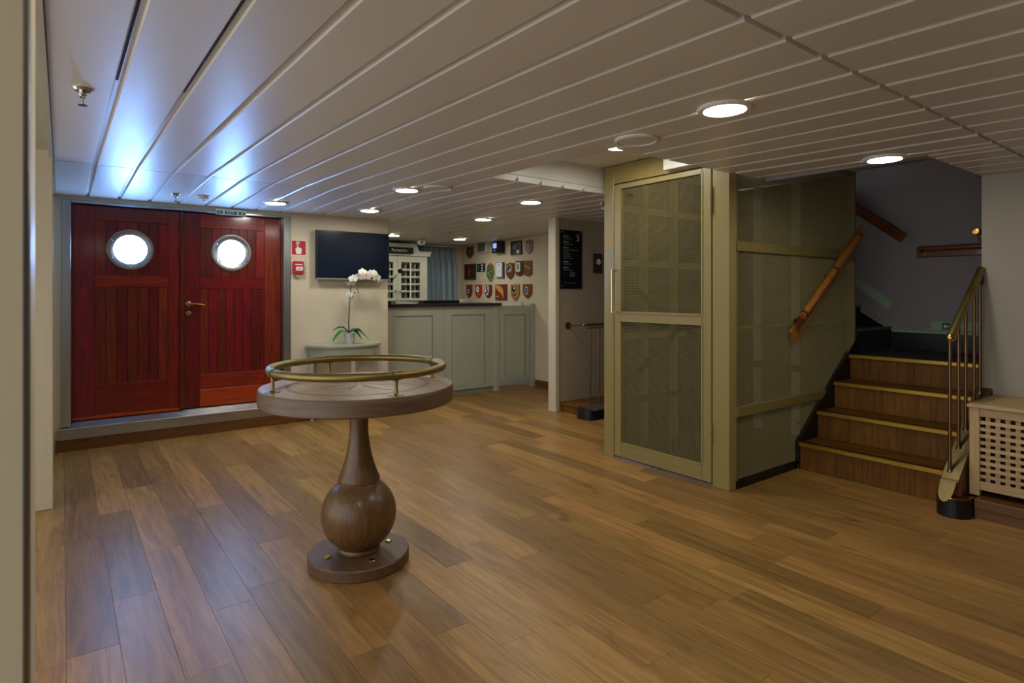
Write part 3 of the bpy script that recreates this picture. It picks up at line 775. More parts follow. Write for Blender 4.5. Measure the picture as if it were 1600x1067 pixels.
plaque('wall_shield', 'eared wooden shield with silver horn emblem, middle row', 'plaque', sc_, 'shield', [('arch', circ(-7.035, 1.665, .06, 16, .07), 'gold', 0, .003), ('field', circ(-7.035, 1.655, .05, 16, .062), 'em_black', .003, .005), ('horn', [(-7.08, 1.62), (-7.02, 1.615), (-6.99, 1.64), (-7.01, 1.70), (-7.03, 1.67)], 'em_grey', .005, .009)], (-7.03, 1.514))
def tongue(x0, x1, z0, z1):
    c = (x0 + x1) / 2; return [(x0, z1), (x1, z1), (x1, z0 + .03), (x1 - .03, z0 + .012), (c, z0), (x0 + .03, z0 + .012), (x0, z0 + .03)]
plaque('wall_shield', 'tongue shaped plaque with pale upright panel, second from right in middle row', 'plaque', tongue(-6.891, -6.726, 1.555, 1.774), 'shield_dk',
       [('panel', rect(-6.875, -6.785, 1.62, 1.755), 'pale', 0, .003), ('figure', circ(-6.83, 1.69, .018, 12, .05), 'em_green', .003, .005), ('name_plate', rect(-6.87, -6.79, 1.578, 1.604), 'brass', 0, .003)], (-6.81, 1.555))
plaque('wall_shield', 'brown plaque with a gold propeller shape, right end of the middle row', 'plaque', tongue(-6.694, -6.527, 1.548, 1.772), 'shield',
       [('blade', [(-6.68, 1.71), (-6.60, 1.685), (-6.545, 1.655), (-6.55, 1.64), (-6.61, 1.665), (-6.68, 1.695)], 'gold', 0, .004), ('shaft', [(-6.625, 1.68), (-6.605, 1.685), (-6.60, 1.60), (-6.62, 1.60)], 'brass', 0, .005), ('name_plate', rect(-6.645, -6.575, 1.575, 1.592), 'brass_bright', 0, .003)], (-6.61, 1.548))
s1 = shield(-8.138, .164, 1.238, 1.448)
plaque('wall_shield', 'narrow brown shield with blue emblem, left end of the bottom row', 'plaque', s1, 'shield', [('emblem', circ(-8.15, 1.35, .04, 12, .055), 'em_blue', 0, .004)] + [('star', circ(-8.15 + dx, 1.35 + dz, .012, 6), 'paper', .004, .006) for dx, dz in ((-.018, .01), (.016, .012), (0, -.02), (-.02, -.032), (.02, -.03))], (-8.138, 1.238))
s2 = shield(-7.87, .188, 1.239, 1.445)
plaque('wall_shield', 'bright red shield with a white disc, second in the bottom row', 'plaque', s2, 'shield_red', [('disc', circ(-7.885, 1.37, .042, 16, .052), 'paper', 0, .004), ('dot', circ(-7.885, 1.37, .012, 8, .02), 'em_grey', .004, .006), ('ribbon', [(-7.93, 1.30), (-7.86, 1.275), (-7.81, 1.31), (-7.86, 1.295)], 'gold', 0, .004)], (-7.87, 1.239))
s3 = shield(-7.595, .18, 1.236, 1.441)
plaque('wall_shield', 'maroon shield with black and white chequer crest, third in the bottom row', 'plaque', s3, 'maroon', [('field', rect(-7.67, -7.575, 1.325, 1.425), 'paper', 0, .003), ('knot', circ(-7.63, 1.395, .022, 10, .025), 'em_blue', .003, .005), ('knot', circ(-7.615, 1.35, .02, 10, .025), 'em_blue', .003, .005), ('foot', rect(-7.645, -7.585, 1.278, 1.305), 'paper', 0, .003)], (-7.595, 1.236))
mp_ = [(-7.39, 1.42), (-7.33, 1.432), (-7.29, 1.415), (-7.25, 1.41), (-7.21, 1.375), (-7.19, 1.33), (-7.185, 1.285), (-7.20, 1.23), (-7.215, 1.275), (-7.24, 1.30), (-7.27, 1.315), (-7.30, 1.34), (-7.335, 1.345), (-7.345, 1.375), (-7.38, 1.385)]
plaque('relief_map', 'square maroon board with a gold relief of a land shape, bottom row', 'plaque', rect(-7.405, -7.115, 1.209, 1.442), 'maroon', [('land', mp_, 'gold', 0, .006), ('legend', [(-7.38, 1.245), (-7.30, 1.25), (-7.31, 1.275), (-7.37, 1.27)], 'gold', 0, .004)], (-7.26, 1.209))
s5 = shield(-6.912, .2, 1.203, 1.438)
plaque('wall_shield', 'tan shield with dark round emblem, second from right in the bottom row', 'plaque', s5, 'shield_tan', [('emblem', circ(-6.935, 1.37, .05, 14, .042), 'em_black', 0, .003), ('star', circ(-6.92, 1.38, .018, 8), 'pale', .003, .005), ('line_print', rect(-6.97, -6.88, 1.29, 1.30), 'shield_dk', 0, .002), ('line_print', rect(-6.965, -6.885, 1.272, 1.281), 'shield_dk', 0, .002)], (-6.912, 1.203))
s6 = shield(-6.625, .196, 1.236, 1.437)
plaque('wall_shield', 'reddish shield with a blue and white oval, right end of the bottom row', 'plaque', s6, 'shield', [('oval', circ(-6.64, 1.345, .04, 14, .058), 'paper', 0, .003), ('core', circ(-6.64, 1.345, .03, 14, .046), 'em_blue', .003, .005), ('mark', circ(-6.64, 1.345, .012, 8, .02), 'em_grey', .005, .007)], (-6.625, 1.236))
# speaker, small screen, thermostat in the same wall
sp = thing('wall_speaker', 'grey fronted wall speaker box in the top row above the plaques', 'speaker', (-7.68, YP, 1.945))
on(rect(-7.807, -7.57, 1.945, 2.09), 0, .07).build('body', 'white_p', sp); on(rect(-7.80, -7.60, 1.955, 2.088), .07, .074).build('grille', 'vent_grey', sp)
scn = thing('wall_monitor', 'small black box with a glowing blue screen, top row of the plaque wall', 'screen', (-7.25, YP, 1.914))
on(rect(-7.372, -7.18, 1.914, 2.083), 0, .10).build('body', 'plastic', scn); on(rect(-7.345, -7.255, 1.985, 2.06), .10, .102).build('screen', 'led', scn); on(circ(-7.30, 1.95, .018, 12), .10, .106).build('dial', 'em_grey', scn)
th = thing('thermostat', 'tiny white thermostat beside the first shield of the top row', 'thermostat', (-7.95, YP, 2.02))
on(rect(-7.993, -7.92, 2.02, 2.085), 0, .025).build('body', 'white_p', th); on(circ(-7.956, 2.055, .014, 12), .025, .028).build('dial', 'vent_grey', th)

# ================================================================== DECK SIGN, SMALL PLAQUE (wall X=-4.92)
SX = -4.92
ds = thing('deck_sign', 'tall black deck directory sign with a large 5 on the taupe wall', 'sign', (SX, 4.545, 1.357))
MB().box(SX + .006, SX + .016, 4.382, 4.708, 1.357, 2.008, .001).build('board', 'sign_black', ds)
for y in (4.405, 4.685):
    for z in (1.385, 1.985):
        MB().lathe((SX, y, z), [(.010, 0), (.010, .020), (.006, .023), (0, .023)], 10, 'x').build('stud', 'chrome', ds, True)
R_, U_ = (0, 1, 0), (0, 0, 1); xt = SX + .0165
text('number', '5', .105, (xt, 4.645, 1.925), R_, U_, 'text', ds, 'CENTER')
zz = 1.94
for head, lines in (('Deck 3', ['Cabins 301 - 320']), ('Deck 4', ['Cabins 401 - 420']), ('Deck 5', ['Cabins 501 - 504, 505 - 510', 'Reception', 'Main entrance', 'Hotel Manager', 'Hospital and dining'] ), ('Deck 6', ['Cabins 601 - 606']), ('Deck 7', ['Cabins 701 - 706'])):
    text('heading', head, .026, (xt, 4.425, zz), R_, U_, 'text', ds); zz -= .026
    for l in lines:
        text('line_text', l, .0185, (xt, 4.425, zz), R_, U_, 'em_grey', ds); zz -= .0235
    zz -= .014
m = MB(); m.box(xt - .0005, xt, 4.425, 4.66, 1.508, 1.509); m.box(xt - .0005, xt, 4.425, 4.66, 1.528, 1.529); m.box(xt - .0005, xt, 4.52, 4.60, 1.49, 1.545); m.box(xt - .0005, xt, 4.42, 4.432, 1.515, 1.524); m.build('deck_plan', 'vent_grey', ds)
text('footer_text', 'All decks aft', .036, (xt, 4.43, 1.42), R_, U_, 'vent_grey', ds)
sm = thing('small_plaque', 'small brown wooden plaque with a silver medallion right of the deck sign', 'plaque', (SX, 4.966, 1.54))
MB().box(SX, SX + .016, 4.895, 5.036, 1.54, 1.766, .002).build('board', 'shield_dk', sm)
MB().lathe((SX + .016, 4.972, 1.67), [(.045, 0), (.045, .004), (.040, .006), (0, .006)], 20, 'x').build('medallion_rim', 'vent_grey', sm, True)
MB().lathe((SX + .022, 4.972, 1.67), [(.032, 0), (.028, .004), (0, .006)], 14, 'x').build('medallion', 'pale', sm, True)

# ================================================================== LEFT STAIR LANDING + GUARD RAIL
pf = thing('landing_step', 'low brown wooden landing step below the deck sign', 'step', (-4.76, 4.9, 0))
MB().box(-4.92, -4.60, 4.40, 6.04, 0, .085).build('riser_board', 'stairwood', pf)
for i in range(2): box('tread_board', 'treadwood', -4.92, -4.60, 4.385 + .825 * i, 4.385 + .825 * i + .823, .086, .106, pf)
cb_ = thing('kerb', 'black kerb with rounded end beside the landing guard rail', 'kerb', (-4.5, 4.6, 0))
MB().prism([(-4.592, 4.36)] + [(-4.477 + .115 * math.cos(math.pi + math.pi * k / 12), 4.36 + .08 * math.sin(math.pi + math.pi * k / 12)) for k in range(13)] + [(-4.362, 6.0), (-4.592, 6.0)], 0, .095, 'xy').build('body', 'black_rub', cb_)
MB().prism([(-4.592, 4.40), (-4.36, 4.40), (-4.36, 6.0), (-4.592, 6.0)], .096, .108, 'xy').build('cap', 'steel', cb_)
gr = thing('guard_rail', 'brass guard rail with thin copper balusters on the landing left of the lift', 'railing', (-4.62, 4.6, .106))
GX = -4.617
MB().lathe((SX, 4.505, .944), [(.040, 0), (.040, .008), (.030, .014), (.012, .016), (.012, .03), (0, .03)], 20, 'x').build('rosette', 'copper', gr, True)
MB().tube([(SX + .02, 4.505, .944), (GX - .01, 4.49, .966)], .008, 10).build('wall_arm', 'brass', gr, True)
MB().lathe((GX, 4.465, .966), [(0, -.02), (.015, -.014), (.021, 0), (.015, .014), (0, .02)], 12, 'y').build('end_knob', 'brass_bright', gr, True)
MB().tube([(GX, 4.475, .967), (GX, 5.95, .967)], .018, 12).build('rail', 'brass_ant', gr, True)
MB().tube([(GX, 4.50, .930), (GX, 5.9, .930)], .007, 6).build('under_bar', 'brass', gr, True)
for y in (4.55, 4.69, 4.83, 4.97, 5.11):
    MB().tube([(GX, y, .106), (GX, y, .955)], .0085, 8).build('baluster', 'copper', gr, True)

# ================================================================== LIFT CAGE
LX0, LX1, LY0, LY1 = -3.39, -2.255, 3.5, 5.35
lift = thing('lift_cage', 'olive gold metal lift cage with woven wire mesh sides', 'elevator', ((LX0 + LX1) / 2, 4.4, 0))
ZT = 2.316
def wire_mesh(name, parent, O, U, V, u_rng, v_rng, pitch=.0125, r=.0020, clip=None):
    """woven wire mesh: every wire bends over and under; clip(u) -> lowest v allowed"""
    O, U, V = np.array(O), np.array(U), np.array(V); N = np.cross(U, V)
    us = np.arange(u_rng[0], u_rng[1] + 1e-6, pitch); vs = np.arange(v_rng[0], v_rng[1] + 1e-6, pitch)
    verts, faces = [], []
    base = 0
    def add(line, side):
        nonlocal base
        n = len(line)
        if n < 2: return
        offs = [N * r, -N * r * .5 + side * r * .87, -N * r * .5 - side * r * .87]
        arr = np.stack([line + o for o in offs], 1).reshape(-1, 3)
        verts.append(arr)
        i = np.arange(n - 1)[:, None] * 3 + base
        for a in range(3):
            b = (a + 1) % 3
            faces.append(np.concatenate([i + a, i + b, i + 3 + b, i + 3 + a], 1))
        base += 3 * n
    amp = r * .95
    lo = np.array([clip(u) if clip else -9 for u in us])
    for j, v in enumerate(vs):
        ok = lo <= v
        sel = us[ok]; idx = np.arange(len(us))[ok]
        h = amp * np.where((idx + j) % 2 == 0, 1, -1)
        add(O + sel[:, None] * U + v * V + h[:, None] * N, V)
    for i_, u in enumerate(us):
        ok = vs >= lo[i_]
        sel = vs[ok]; idx = np.arange(len(vs))[ok]
        h = -amp * np.where((idx + i_) % 2 == 0, 1, -1)
        add(O + u * U + sel[:, None] * V + h[:, None] * N, U)
    ve = np.concatenate(verts) - np.array(W(parent)); fa = np.concatenate(faces)
    me = bpy.data.meshes.new(name)
    me.vertices.add(len(ve)); me.vertices.foreach_set('co', ve.astype(np.float32).ravel())
    me.loops.add(fa.size); me.loops.foreach_set('vertex_index', fa.astype(np.int32).ravel())
    me.polygons.add(len(fa)); me.polygons.foreach_set('loop_start', np.arange(0, fa.size, 4, dtype=np.int32))
    me.update(calc_edges=True); me.validate()
    me.materials.append(M['wire'])
    o = bpy.data.objects.new(name, me); COL.objects.link(o); o.parent = parent
    o['kind'] = 'stuff'
    return o
# posts and head
MB().box(LX0, -3.285, LY0, LY0 + .09, 0, ZT, .003).build('post', 'olive', lift)
MB().box(-2.382, LX1, LY0 - .004, LY0 + .075, 0, 2.32 - .004, .003).build('post', 'olive', lift)
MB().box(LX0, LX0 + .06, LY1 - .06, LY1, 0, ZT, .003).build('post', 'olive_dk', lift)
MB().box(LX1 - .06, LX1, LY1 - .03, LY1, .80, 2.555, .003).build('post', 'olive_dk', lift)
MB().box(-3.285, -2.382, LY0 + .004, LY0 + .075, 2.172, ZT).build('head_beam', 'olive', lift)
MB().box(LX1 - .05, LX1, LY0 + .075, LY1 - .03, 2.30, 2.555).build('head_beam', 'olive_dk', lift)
MB().box(-3.285, -2.382, LY0 + .01, LY0 + .075, 0, .012).build('threshold', 'steel', lift)
MB().box(-2.75, -2.46, LY0 - .06, LY0 + .002, 2.185, 2.316, .003).build('door_closer', 'white', lift)
st_ = box('label_sticker', 'sticker', -3.372, -3.318, LY0 - .001, LY0, 1.685, 1.765, lift)
# door
dm = MB(); y0, y1 = LY0 - .006, LY0 + .03
D0, D1, DZ0, DZ1 = -3.272, -2.390, .022, 2.160
m0, m1 = -3.205, -2.462
dm.box(D0, m0, y0, y1, DZ0, DZ1, .003); dm.box(m1, D1, y0, y1, DZ0, DZ1, .003)
dm.box(m0, m1, y0, y1, DZ0, .135, .003); dm.box(m0, m1, y0, y1, 2.128, DZ1, .003); dm.box(m0, m1, y0, y1, 1.088, 1.158, .003)
ld = dm.build('door', 'olive', lift)
bd = MB()
for a, b in ((.135, 1.088), (1.158, 2.128)):
    bd.box(m0 - .008, m0 + .006, y0 - .005, y0, a - .008, b + .008); bd.box(m1 - .006, m1 + .008, y0 - .005, y0, a - .008, b + .008)
    bd.box(m0, m1, y0 - .005, y0, a - .008, a + .006); bd.box(m0, m1, y0 - .005, y0, b - .006, b + .008)
bd.build('glazing_bead', 'olive', ld)
box('kick_strip', 'olive', m0, m1, y0 - .003, y0, .075, .079, ld)
wire_mesh('wire_mesh', ld, (0, LY0 + .008, 0), (1, 0, 0), (0, 0, 1), (m0 + .002, m1), (.137, 1.086))
wire_mesh('wire_mesh', ld, (0, LY0 + .008, 0), (1, 0, 0), (0, 0, 1), (m0 + .002, m1), (1.160, 2.126))
h = MB(); h.tube([(-3.262, LY0 - .045, 1.150), (-3.262, LY0 - .045, 1.49)], .008, 8)
for z in (1.155, 1.484): h.tube([(-3.262, LY0 - .045, z), (-3.262, LY0 - .003, z)], .007, 8); h.tube([(-3.262, LY0 - .045, z), (-3.215, LY0 - .045, z)], .006, 8)
h.build('handle', 'brass_bright', ld, True)
for z0_, z1_ in ((1.84, 2.02), (.30, .43)):
    hh = MB(); zm = (z0_ + z1_) / 2
    hh.tube([(D1 + .002, LY0 - .014, z0_), (D1 + .002, LY0 - .014, zm - .002)], .010, 10); hh.tube([(D1 + .002, LY0 - .014, zm + .002), (D1 + .002, LY0 - .014, z1_)], .010, 10)
    hh.build('hinge', 'olive', ld, True)
kb = MB(); kb.tube([(-3.13, LY0 - .012, 2.065), (-3.09, LY0 - .012, 2.065)], .008, 8); kb.build('door_stop', 'brass_bright', ld, True)
# right side (towards the stairs)
def nose(y): return max(.055, .205 + (y - 4.372) * .753) if y > 4.372 else .055
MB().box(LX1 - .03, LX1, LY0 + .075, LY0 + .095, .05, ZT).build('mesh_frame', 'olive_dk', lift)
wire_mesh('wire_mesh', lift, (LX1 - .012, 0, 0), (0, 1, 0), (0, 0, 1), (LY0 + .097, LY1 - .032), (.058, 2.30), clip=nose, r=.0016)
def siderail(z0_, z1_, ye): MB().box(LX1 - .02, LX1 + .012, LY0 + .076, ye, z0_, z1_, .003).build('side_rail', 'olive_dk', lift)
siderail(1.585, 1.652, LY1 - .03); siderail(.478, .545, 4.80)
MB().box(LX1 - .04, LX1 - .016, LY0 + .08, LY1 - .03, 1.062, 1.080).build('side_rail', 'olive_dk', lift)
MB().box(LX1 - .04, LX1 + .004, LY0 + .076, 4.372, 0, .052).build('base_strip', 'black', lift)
for y, z in ((4.40, .31), (4.70, .34)):
    MB().lathe((LX1 - .008, y, z + .02), [(.006, 0), (.006, .006), (0, .008)], 8, 'x').build('bolt', 'brass_bright', lift, True)
# left side and back lining, guide columns and braces seen through the mesh
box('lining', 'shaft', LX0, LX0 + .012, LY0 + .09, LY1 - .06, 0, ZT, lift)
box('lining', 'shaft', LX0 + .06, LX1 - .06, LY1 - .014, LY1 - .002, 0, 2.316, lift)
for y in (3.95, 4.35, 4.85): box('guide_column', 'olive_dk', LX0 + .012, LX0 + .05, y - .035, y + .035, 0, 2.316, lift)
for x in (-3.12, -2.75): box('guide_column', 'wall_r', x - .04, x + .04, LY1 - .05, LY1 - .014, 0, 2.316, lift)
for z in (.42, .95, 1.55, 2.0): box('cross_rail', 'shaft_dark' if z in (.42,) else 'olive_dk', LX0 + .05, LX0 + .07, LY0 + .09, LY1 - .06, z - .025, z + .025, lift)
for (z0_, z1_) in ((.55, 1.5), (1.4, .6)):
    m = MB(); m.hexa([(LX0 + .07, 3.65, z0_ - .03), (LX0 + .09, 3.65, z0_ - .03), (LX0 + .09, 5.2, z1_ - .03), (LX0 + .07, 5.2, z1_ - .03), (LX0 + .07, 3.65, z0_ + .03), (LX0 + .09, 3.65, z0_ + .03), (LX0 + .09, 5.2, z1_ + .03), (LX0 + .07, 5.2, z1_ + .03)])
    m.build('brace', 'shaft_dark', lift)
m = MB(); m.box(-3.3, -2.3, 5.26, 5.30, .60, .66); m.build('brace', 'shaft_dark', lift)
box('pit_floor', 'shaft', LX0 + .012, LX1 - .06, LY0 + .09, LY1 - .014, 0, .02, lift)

# ================================================================== RIGHT STAIRS
SX0, SX1 = -2.2305, -1.288
stair = thing('staircase', 'wooden staircase with brass edged steps to the right of the lift', 'stairs', (-1.78, 4.8, 0))
RH, TD, Y0 = .200, .270, 4.344
for k_ in range(1, 5):
    yn = Y0 + TD * (k_ - 1); zt = RH * k_
    zb = RH * (k_ - 1)
    w3 = (SX1 - SX0) / 3
    off = (k_ * .37) % 1 * w3
    edges = [SX0 + .002] + [SX0 + off + w3 * i for i in range(3) if SX0 + off + w3 * i < SX1 - .1 and off + w3 * i > .08] + [SX1]
    for a, b in zip(edges, edges[1:]):
        MB().box(a + .0007, b - .0007, yn + .022, yn + .04, zb + (.0 if k_ == 1 else .001), zt - .022, .001).build('riser_board', 'stairwood', stair)
    yend = yn + TD + .022 if k_ < 4 else 6.04
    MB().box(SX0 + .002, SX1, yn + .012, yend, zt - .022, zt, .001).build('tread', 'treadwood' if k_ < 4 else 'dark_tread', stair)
    nz = MB(); nz.box(SX0 + .002, SX1, yn, yn + .012, zt - .024, zt + .002, .002); nz.box(SX0 + .002, SX1, yn + .012, yn + .022, zt + .0001, zt + .003)
    nz.build('nosing', 'nosing', stair)
    if k_ < 4: box('grip_strip', 'black', SX0 + .002, SX1, yn + .023, yn + .065, zt + .0002, zt + .002, stair)
strp = [(4.372, 0), (4.372, .205), (5.35, .945), (5.35, .60), (4.60, 0)]
MB().prism(strp, -2.2425, -2.231, 'yz').build('string', 'black', stair)
# upper winding part towards the left behind the lift
uf = thing('upper_stairs', 'dark upper steps turning left behind the lift cage', 'stairs', (-2.7, 5.7, .8))
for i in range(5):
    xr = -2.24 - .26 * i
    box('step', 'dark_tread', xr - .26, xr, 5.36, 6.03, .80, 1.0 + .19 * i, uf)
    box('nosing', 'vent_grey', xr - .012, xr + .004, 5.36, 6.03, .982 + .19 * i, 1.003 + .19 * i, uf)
# dark skirting and pale strips along the stair back wall
sk = MB(); sk.prism([(-3.4, 1.70), (-2.22, .955), (-1.255, .955), (-1.255, .80), (-2.22, .80), (-3.4, 1.5)], 6.03, 6.049, 'xz'); struct(sk.build('baseboard_back', 'black'))
tr = MB(); tr.prism([(-3.4, 1.72), (-2.215, .973), (-1.255, .973), (-1.255, .955), (-2.22, .955), (-3.4, 1.70)], 6.026, 6.049, 'xz'); struct(tr.build('trim_15', 'green_g'))
gs = tag(MB().prism([(-2.72, 1.60), (-2.235, 1.225), (-2.27, 1.155), (-2.755, 1.53)], 6.04, 6.049, 'xz').build('guide_strip', 'green_g'), 'sloping pale green luminous strip low on the stairwell wall', 'strip')
g2 = tag(MB().box(-1.93, -1.30, 6.04, 6.049, .985, 1.06).build('guide_strip', 'green_g'), 'level pale green luminous strip with an arrow at the stair landing', 'strip')
box('arrow_panel', 'green_s', -1.85, -1.79, 6.038, 6.04, .993, 1.05, g2)
m = MB(); m.prism([(-1.84, 1.021), (-1.822, 1.04), (-1.822, 1.027), (-1.80, 1.027), (-1.80, 1.015), (-1.822, 1.015), (-1.822, 1.002)], 6.037, 6.038, 'xz'); m.build('arrow_mark', 'pale', g2)

# handrails
def slanted_board(a, b, half_h, fixed0, fixed1, plane):
    d = Vector((b[0] - a[0], b[1] - a[1])).normalized(); n = Vector((-d.y, d.x)) * half_h
    p = [(a[0] + n.x, a[1] + n.y), (b[0] + n.x, b[1] + n.y), (b[0] - n.x, b[1] - n.y), (a[0] - n.x, a[1] - n.y)]
    return MB().prism(p, fixed0, fixed1, plane)
hr = thing('handrail', 'honey wood handrail sloping up the side of the lift cage', 'handrail', (-2.22, 4.85, .95))
slanted_board((4.255, .985), (5.42, 1.845), .048, -2.242, -2.218, 'yz').build('backboard', 'railwood', hr)
ra, rb = Vector((-2.145, 4.236, 1.140)), Vector((-2.145, 5.165, 1.782))
MB().tube([ra, ra.lerp(rb, .5) - Vector((0, .001, .0007)), rb], .024, 14).build('rail', 'railwood', hr, True)
for t in (.02, .53, .97):
    p = ra.lerp(rb, t)
    b = MB(); d = (rb - ra).normalized()
    b.tube([p - d * .008, p + d * .008], .028, 14); b.tube([Vector((-2.218, p.y + .005, p.z - .05)), p - Vector((.005, 0, .012))], .009, 8); b.lathe((-2.218, p.y + .005, p.z - .05), [(.018, 0), (.018, .008), (0, .01)], 12, 'x')
    b.build('bracket', 'copper', hr, True)
h2 = thing('handrail', 'level dark wood handrail on the back wall of the stairwell', 'handrail', (-1.7, 6.05, 1.62))
MB().box(-2.04, -1.30, 6.025, 6.049, 1.618, 1.71, .006).build('backboard', 'railwood_dk', h2)
MB().tube([(-2.0, 5.98, 1.69), (-1.31, 5.98, 1.69)], .023, 12).build('rail', 'railwood_dk', h2, True)
for x in (-1.98, -1.36):
    b = MB(); b.tube([(x - .008, 5.98, 1.69), (x + .008, 5.98, 1.69)], .027, 12); b.tube([(x, 6.03, 1.655), (x, 5.985, 1.68)], .01, 8); b.lathe((x, 6.025, 1.655), [(.022, 0), (.022, -.006), (0, -.008)], 12, 'y'); b.build('bracket', 'copper', h2, True)
h3 = thing('handrail', 'dark wood handrail climbing left on the back wall above the green strip', 'handrail', (-2.5, 6.05, 1.8))
slanted_board((-3.3, 2.70), (-2.14, 1.80), .046, 6.025, 6.049, 'xz').build('backboard', 'railwood_dk', h3)
MB().tube([(-3.3, 5.98, 2.735), (-2.17, 5.98, 1.858)], .023, 12).build('rail', 'railwood_dk', h3, True)
b = MB(); b.tube([(-2.19, 5.98, 1.873), (-2.205, 5.98, 1.885)], .027, 12); b.tube([(-2.20, 6.03, 1.83), (-2.20, 5.985, 1.87)], .01, 8); b.build('bracket', 'copper', h3, True)
h4 = thing('handrail', 'short rail end with brass cap at the right side of the stairwell', 'handrail', (-1.3, 5.4, 1.7))
MB().tube([(-1.352, 5.06, 1.735), (-1.352, 5.9, 1.75)], .024, 12).build('rail', 'railwood_dk', h4, True)
MB().lathe((-1.352, 5.06, 1.735), [(.026, .03), (.027, 0), (.022, -.008), (0, -.012)], 14, 'y').build('end_cap', 'brass', h4, True)
b = MB(); b.tube([(-1.352, 5.12, 1.715), (-1.345, 5.12, 1.672), (-1.30, 5.12, 1.66), (-1.252, 5.12, 1.68)], .007, 8); b.build('bracket', 'copper', h4, True)

# balustrade at the right of the stairs
bl = thing('balustrade', 'brass banister with copper balusters on the right of the staircase', 'railing', (-1.25, 4.4, 0))
BX = -1.25
def sz(y): return .245 + (y - 4.209) * .745
capy = [(4.165, sz(4.165) - .012), (4.80, sz(4.80) - .012), (4.80, sz(4.80) + .002), (4.165, sz(4.165) + .002)]
MB().prism(capy, -1.279, -1.194, 'yz').build('string_cap', 'brass_dull', bl)
MB().prism([(4.20, 0.0), (4.20, sz(4.20) - .013), (4.799, sz(4.799) - .013), (4.799, 0.0)], -1.286, -1.192, 'yz').build('string', 'treadwood', bl)
# curved toe plate running down into the foot
tp = MB(); A = []; Bq = []
for i in range(9):
    t = i / 8; y = 4.165 - .075 * t; z = sz(4.165) - .012 - .11 * t ** .8
    wd = .042 * math.sqrt(max(0, 1 - (t * .985) ** 4)) + .003
    A.append((-1.237 - wd, y, z)); Bq.append((-1.237 + wd * .75 - .012 * t, y, z))
tp.grid([A, Bq]); o = tp.build('toe_plate', 'brass_dull', bl); o.modifiers.new('solid', 'SOLIDIFY').thickness = .006
ft = [(-1.31, 4.25)] + [(-1.225 + .085 * math.cos(math.pi + math.pi * k / 16), 4.20 + .095 * math.sin(math.pi + math.pi * k / 16)) for k in range(17)] + [(-1.14, 4.25)]
MB().prism(ft, 0, .112, 'xy').build('foot', 'black_rub', bl, False)
MB().tube([(a, b_, .114) for a, b_ in ft], .003, 6).build('foot_rim', 'brass', bl, True)
MB().prism([(-1.225 + (a + 1.225) * .93, 4.20 + (b_ - 4.20) * .93) for a, b_ in ft], .1125, .1135, 'xy').build('foot_top', 'copper', bl)
for y, zr in ((4.212, 1), (4.362, 1), (4.492, 1), (4.65, 1), (4.765, 1)):
    bb = MB(); bb.tube([(BX, y, sz(y) - .004), (BX, y, 1.030 + (y - 4.22) * .742)], .0095, 10); bb.lathe((BX, y, sz(y)), [(.017, -.01), (.015, .006), (.010, .01), (0, .01)], 10)
    bb.build('baluster', 'copper', bl, True)
MB().tube([(BX, 4.225, 1.041), (BX, 4.84 - .05, 1.041 + .565 * .742)], .023, 14).build('rail', 'brass_ant', bl, True)
d = Vector((0, 1, .742)).normalized(); p = Vector((BX, 4.225, 1.041))
MB().tube([p - d * .030, p - d * .024, p - d * .012, p, p + d * .008], .02, 12, radii=[.006, .018, .026, .027, .020]).build('end_knob', 'brass_bright', bl, True)
MB().box(BX - .012, BX + .012, 4.755, 4.799, 1.36, 1.43).build('wall_bracket', 'black', bl)

# raised platform at right, chest on it
pl = thing('platform_step', 'low brown wooden platform under the lattice chest', 'step', (0, 4.5, 0))
MB().box(-1.135, 1.5, 4.225, 4.799, 0, .055, .001).build('lower_board', 'base', pl)
MB().box(-1.135, 1.5, 4.218, 4.799, .057, .112, .002).build('upper_board', 'base', pl)
ch = thing('lattice_chest', 'light wood chest with woven lattice sides right of the staircase', 'chest', (-.72, 4.55, .112))
CX0, CX1, CY0, CY1, CZ0, CZ1 = -1.18, -.26, 4.30, 4.785, .113, .648
P_ = .046
for x in (CX0, CX1 - .05):
    for y in (CY0, CY1 - .05): MB().box(x, x + .05, y, y + .05, CZ0, CZ1 - .02, .002).build('corner_post', 'hol', ch)
MB().box(CX0 + .05, CX1 - .05, CY0 + .004, CY0 + .03, CZ0 + .035, CZ0 + .085, .002).build('bottom_rail', 'hol_x', ch)
MB().box(CX0 + .05, CX1 - .05, CY0 + .004, CY0 + .03, CZ1 - .07, CZ1 - .021, .002).build('top_rail', 'hol_x', ch)
nx = int((CX1 - CX0 - .10) / P_)
for i in range(nx + 1):
    x = CX0 + .05 + P_ * i + (.0)
    if i == 0: continue
    MB().box(x - .022 + .0, x, CY0 + .018, CY0 + .026, CZ0 + .085, CZ1 - .07).build('upright_slat', 'hol', ch)
nzr = 9
for j in range(1, nzr + 1):
    z = CZ0 + .085 + (CZ1 - .07 - CZ0 - .085) * j / (nzr + .6)
    MB().box(CX0 + .05, CX1 - .05, CY0 + .009, CY0 + .0175, z - .020, z).build('level_slat', 'hol_x', ch)
box('inside_shade', 'black', CX0 + .05, CX1 - .05, CY0 + .12, CY0 + .13, CZ0 + .05, CZ1 - .03, ch)  # black sheet stands in for the shade inside the chest
MB().box(CX0 + .01, CX0 + .03, CY0 + .05, CY1 - .05, CZ0 + .04, CZ1 - .021).build('side_panel', 'hol', ch)
MB().box(CX1 - .03, CX1 - .01, CY0 + .05, CY1 - .05, CZ0 + .04, CZ1 - .021).build('side_panel', 'hol', ch)
MB().box(CX0 + .05, CX1 - .05, CY1 - .03, CY1 - .01, CZ0 + .04, CZ1 - .021).build('back_panel', 'hol', ch)
lid = MB(); L0, L1 = CZ1 - .020, CZ1
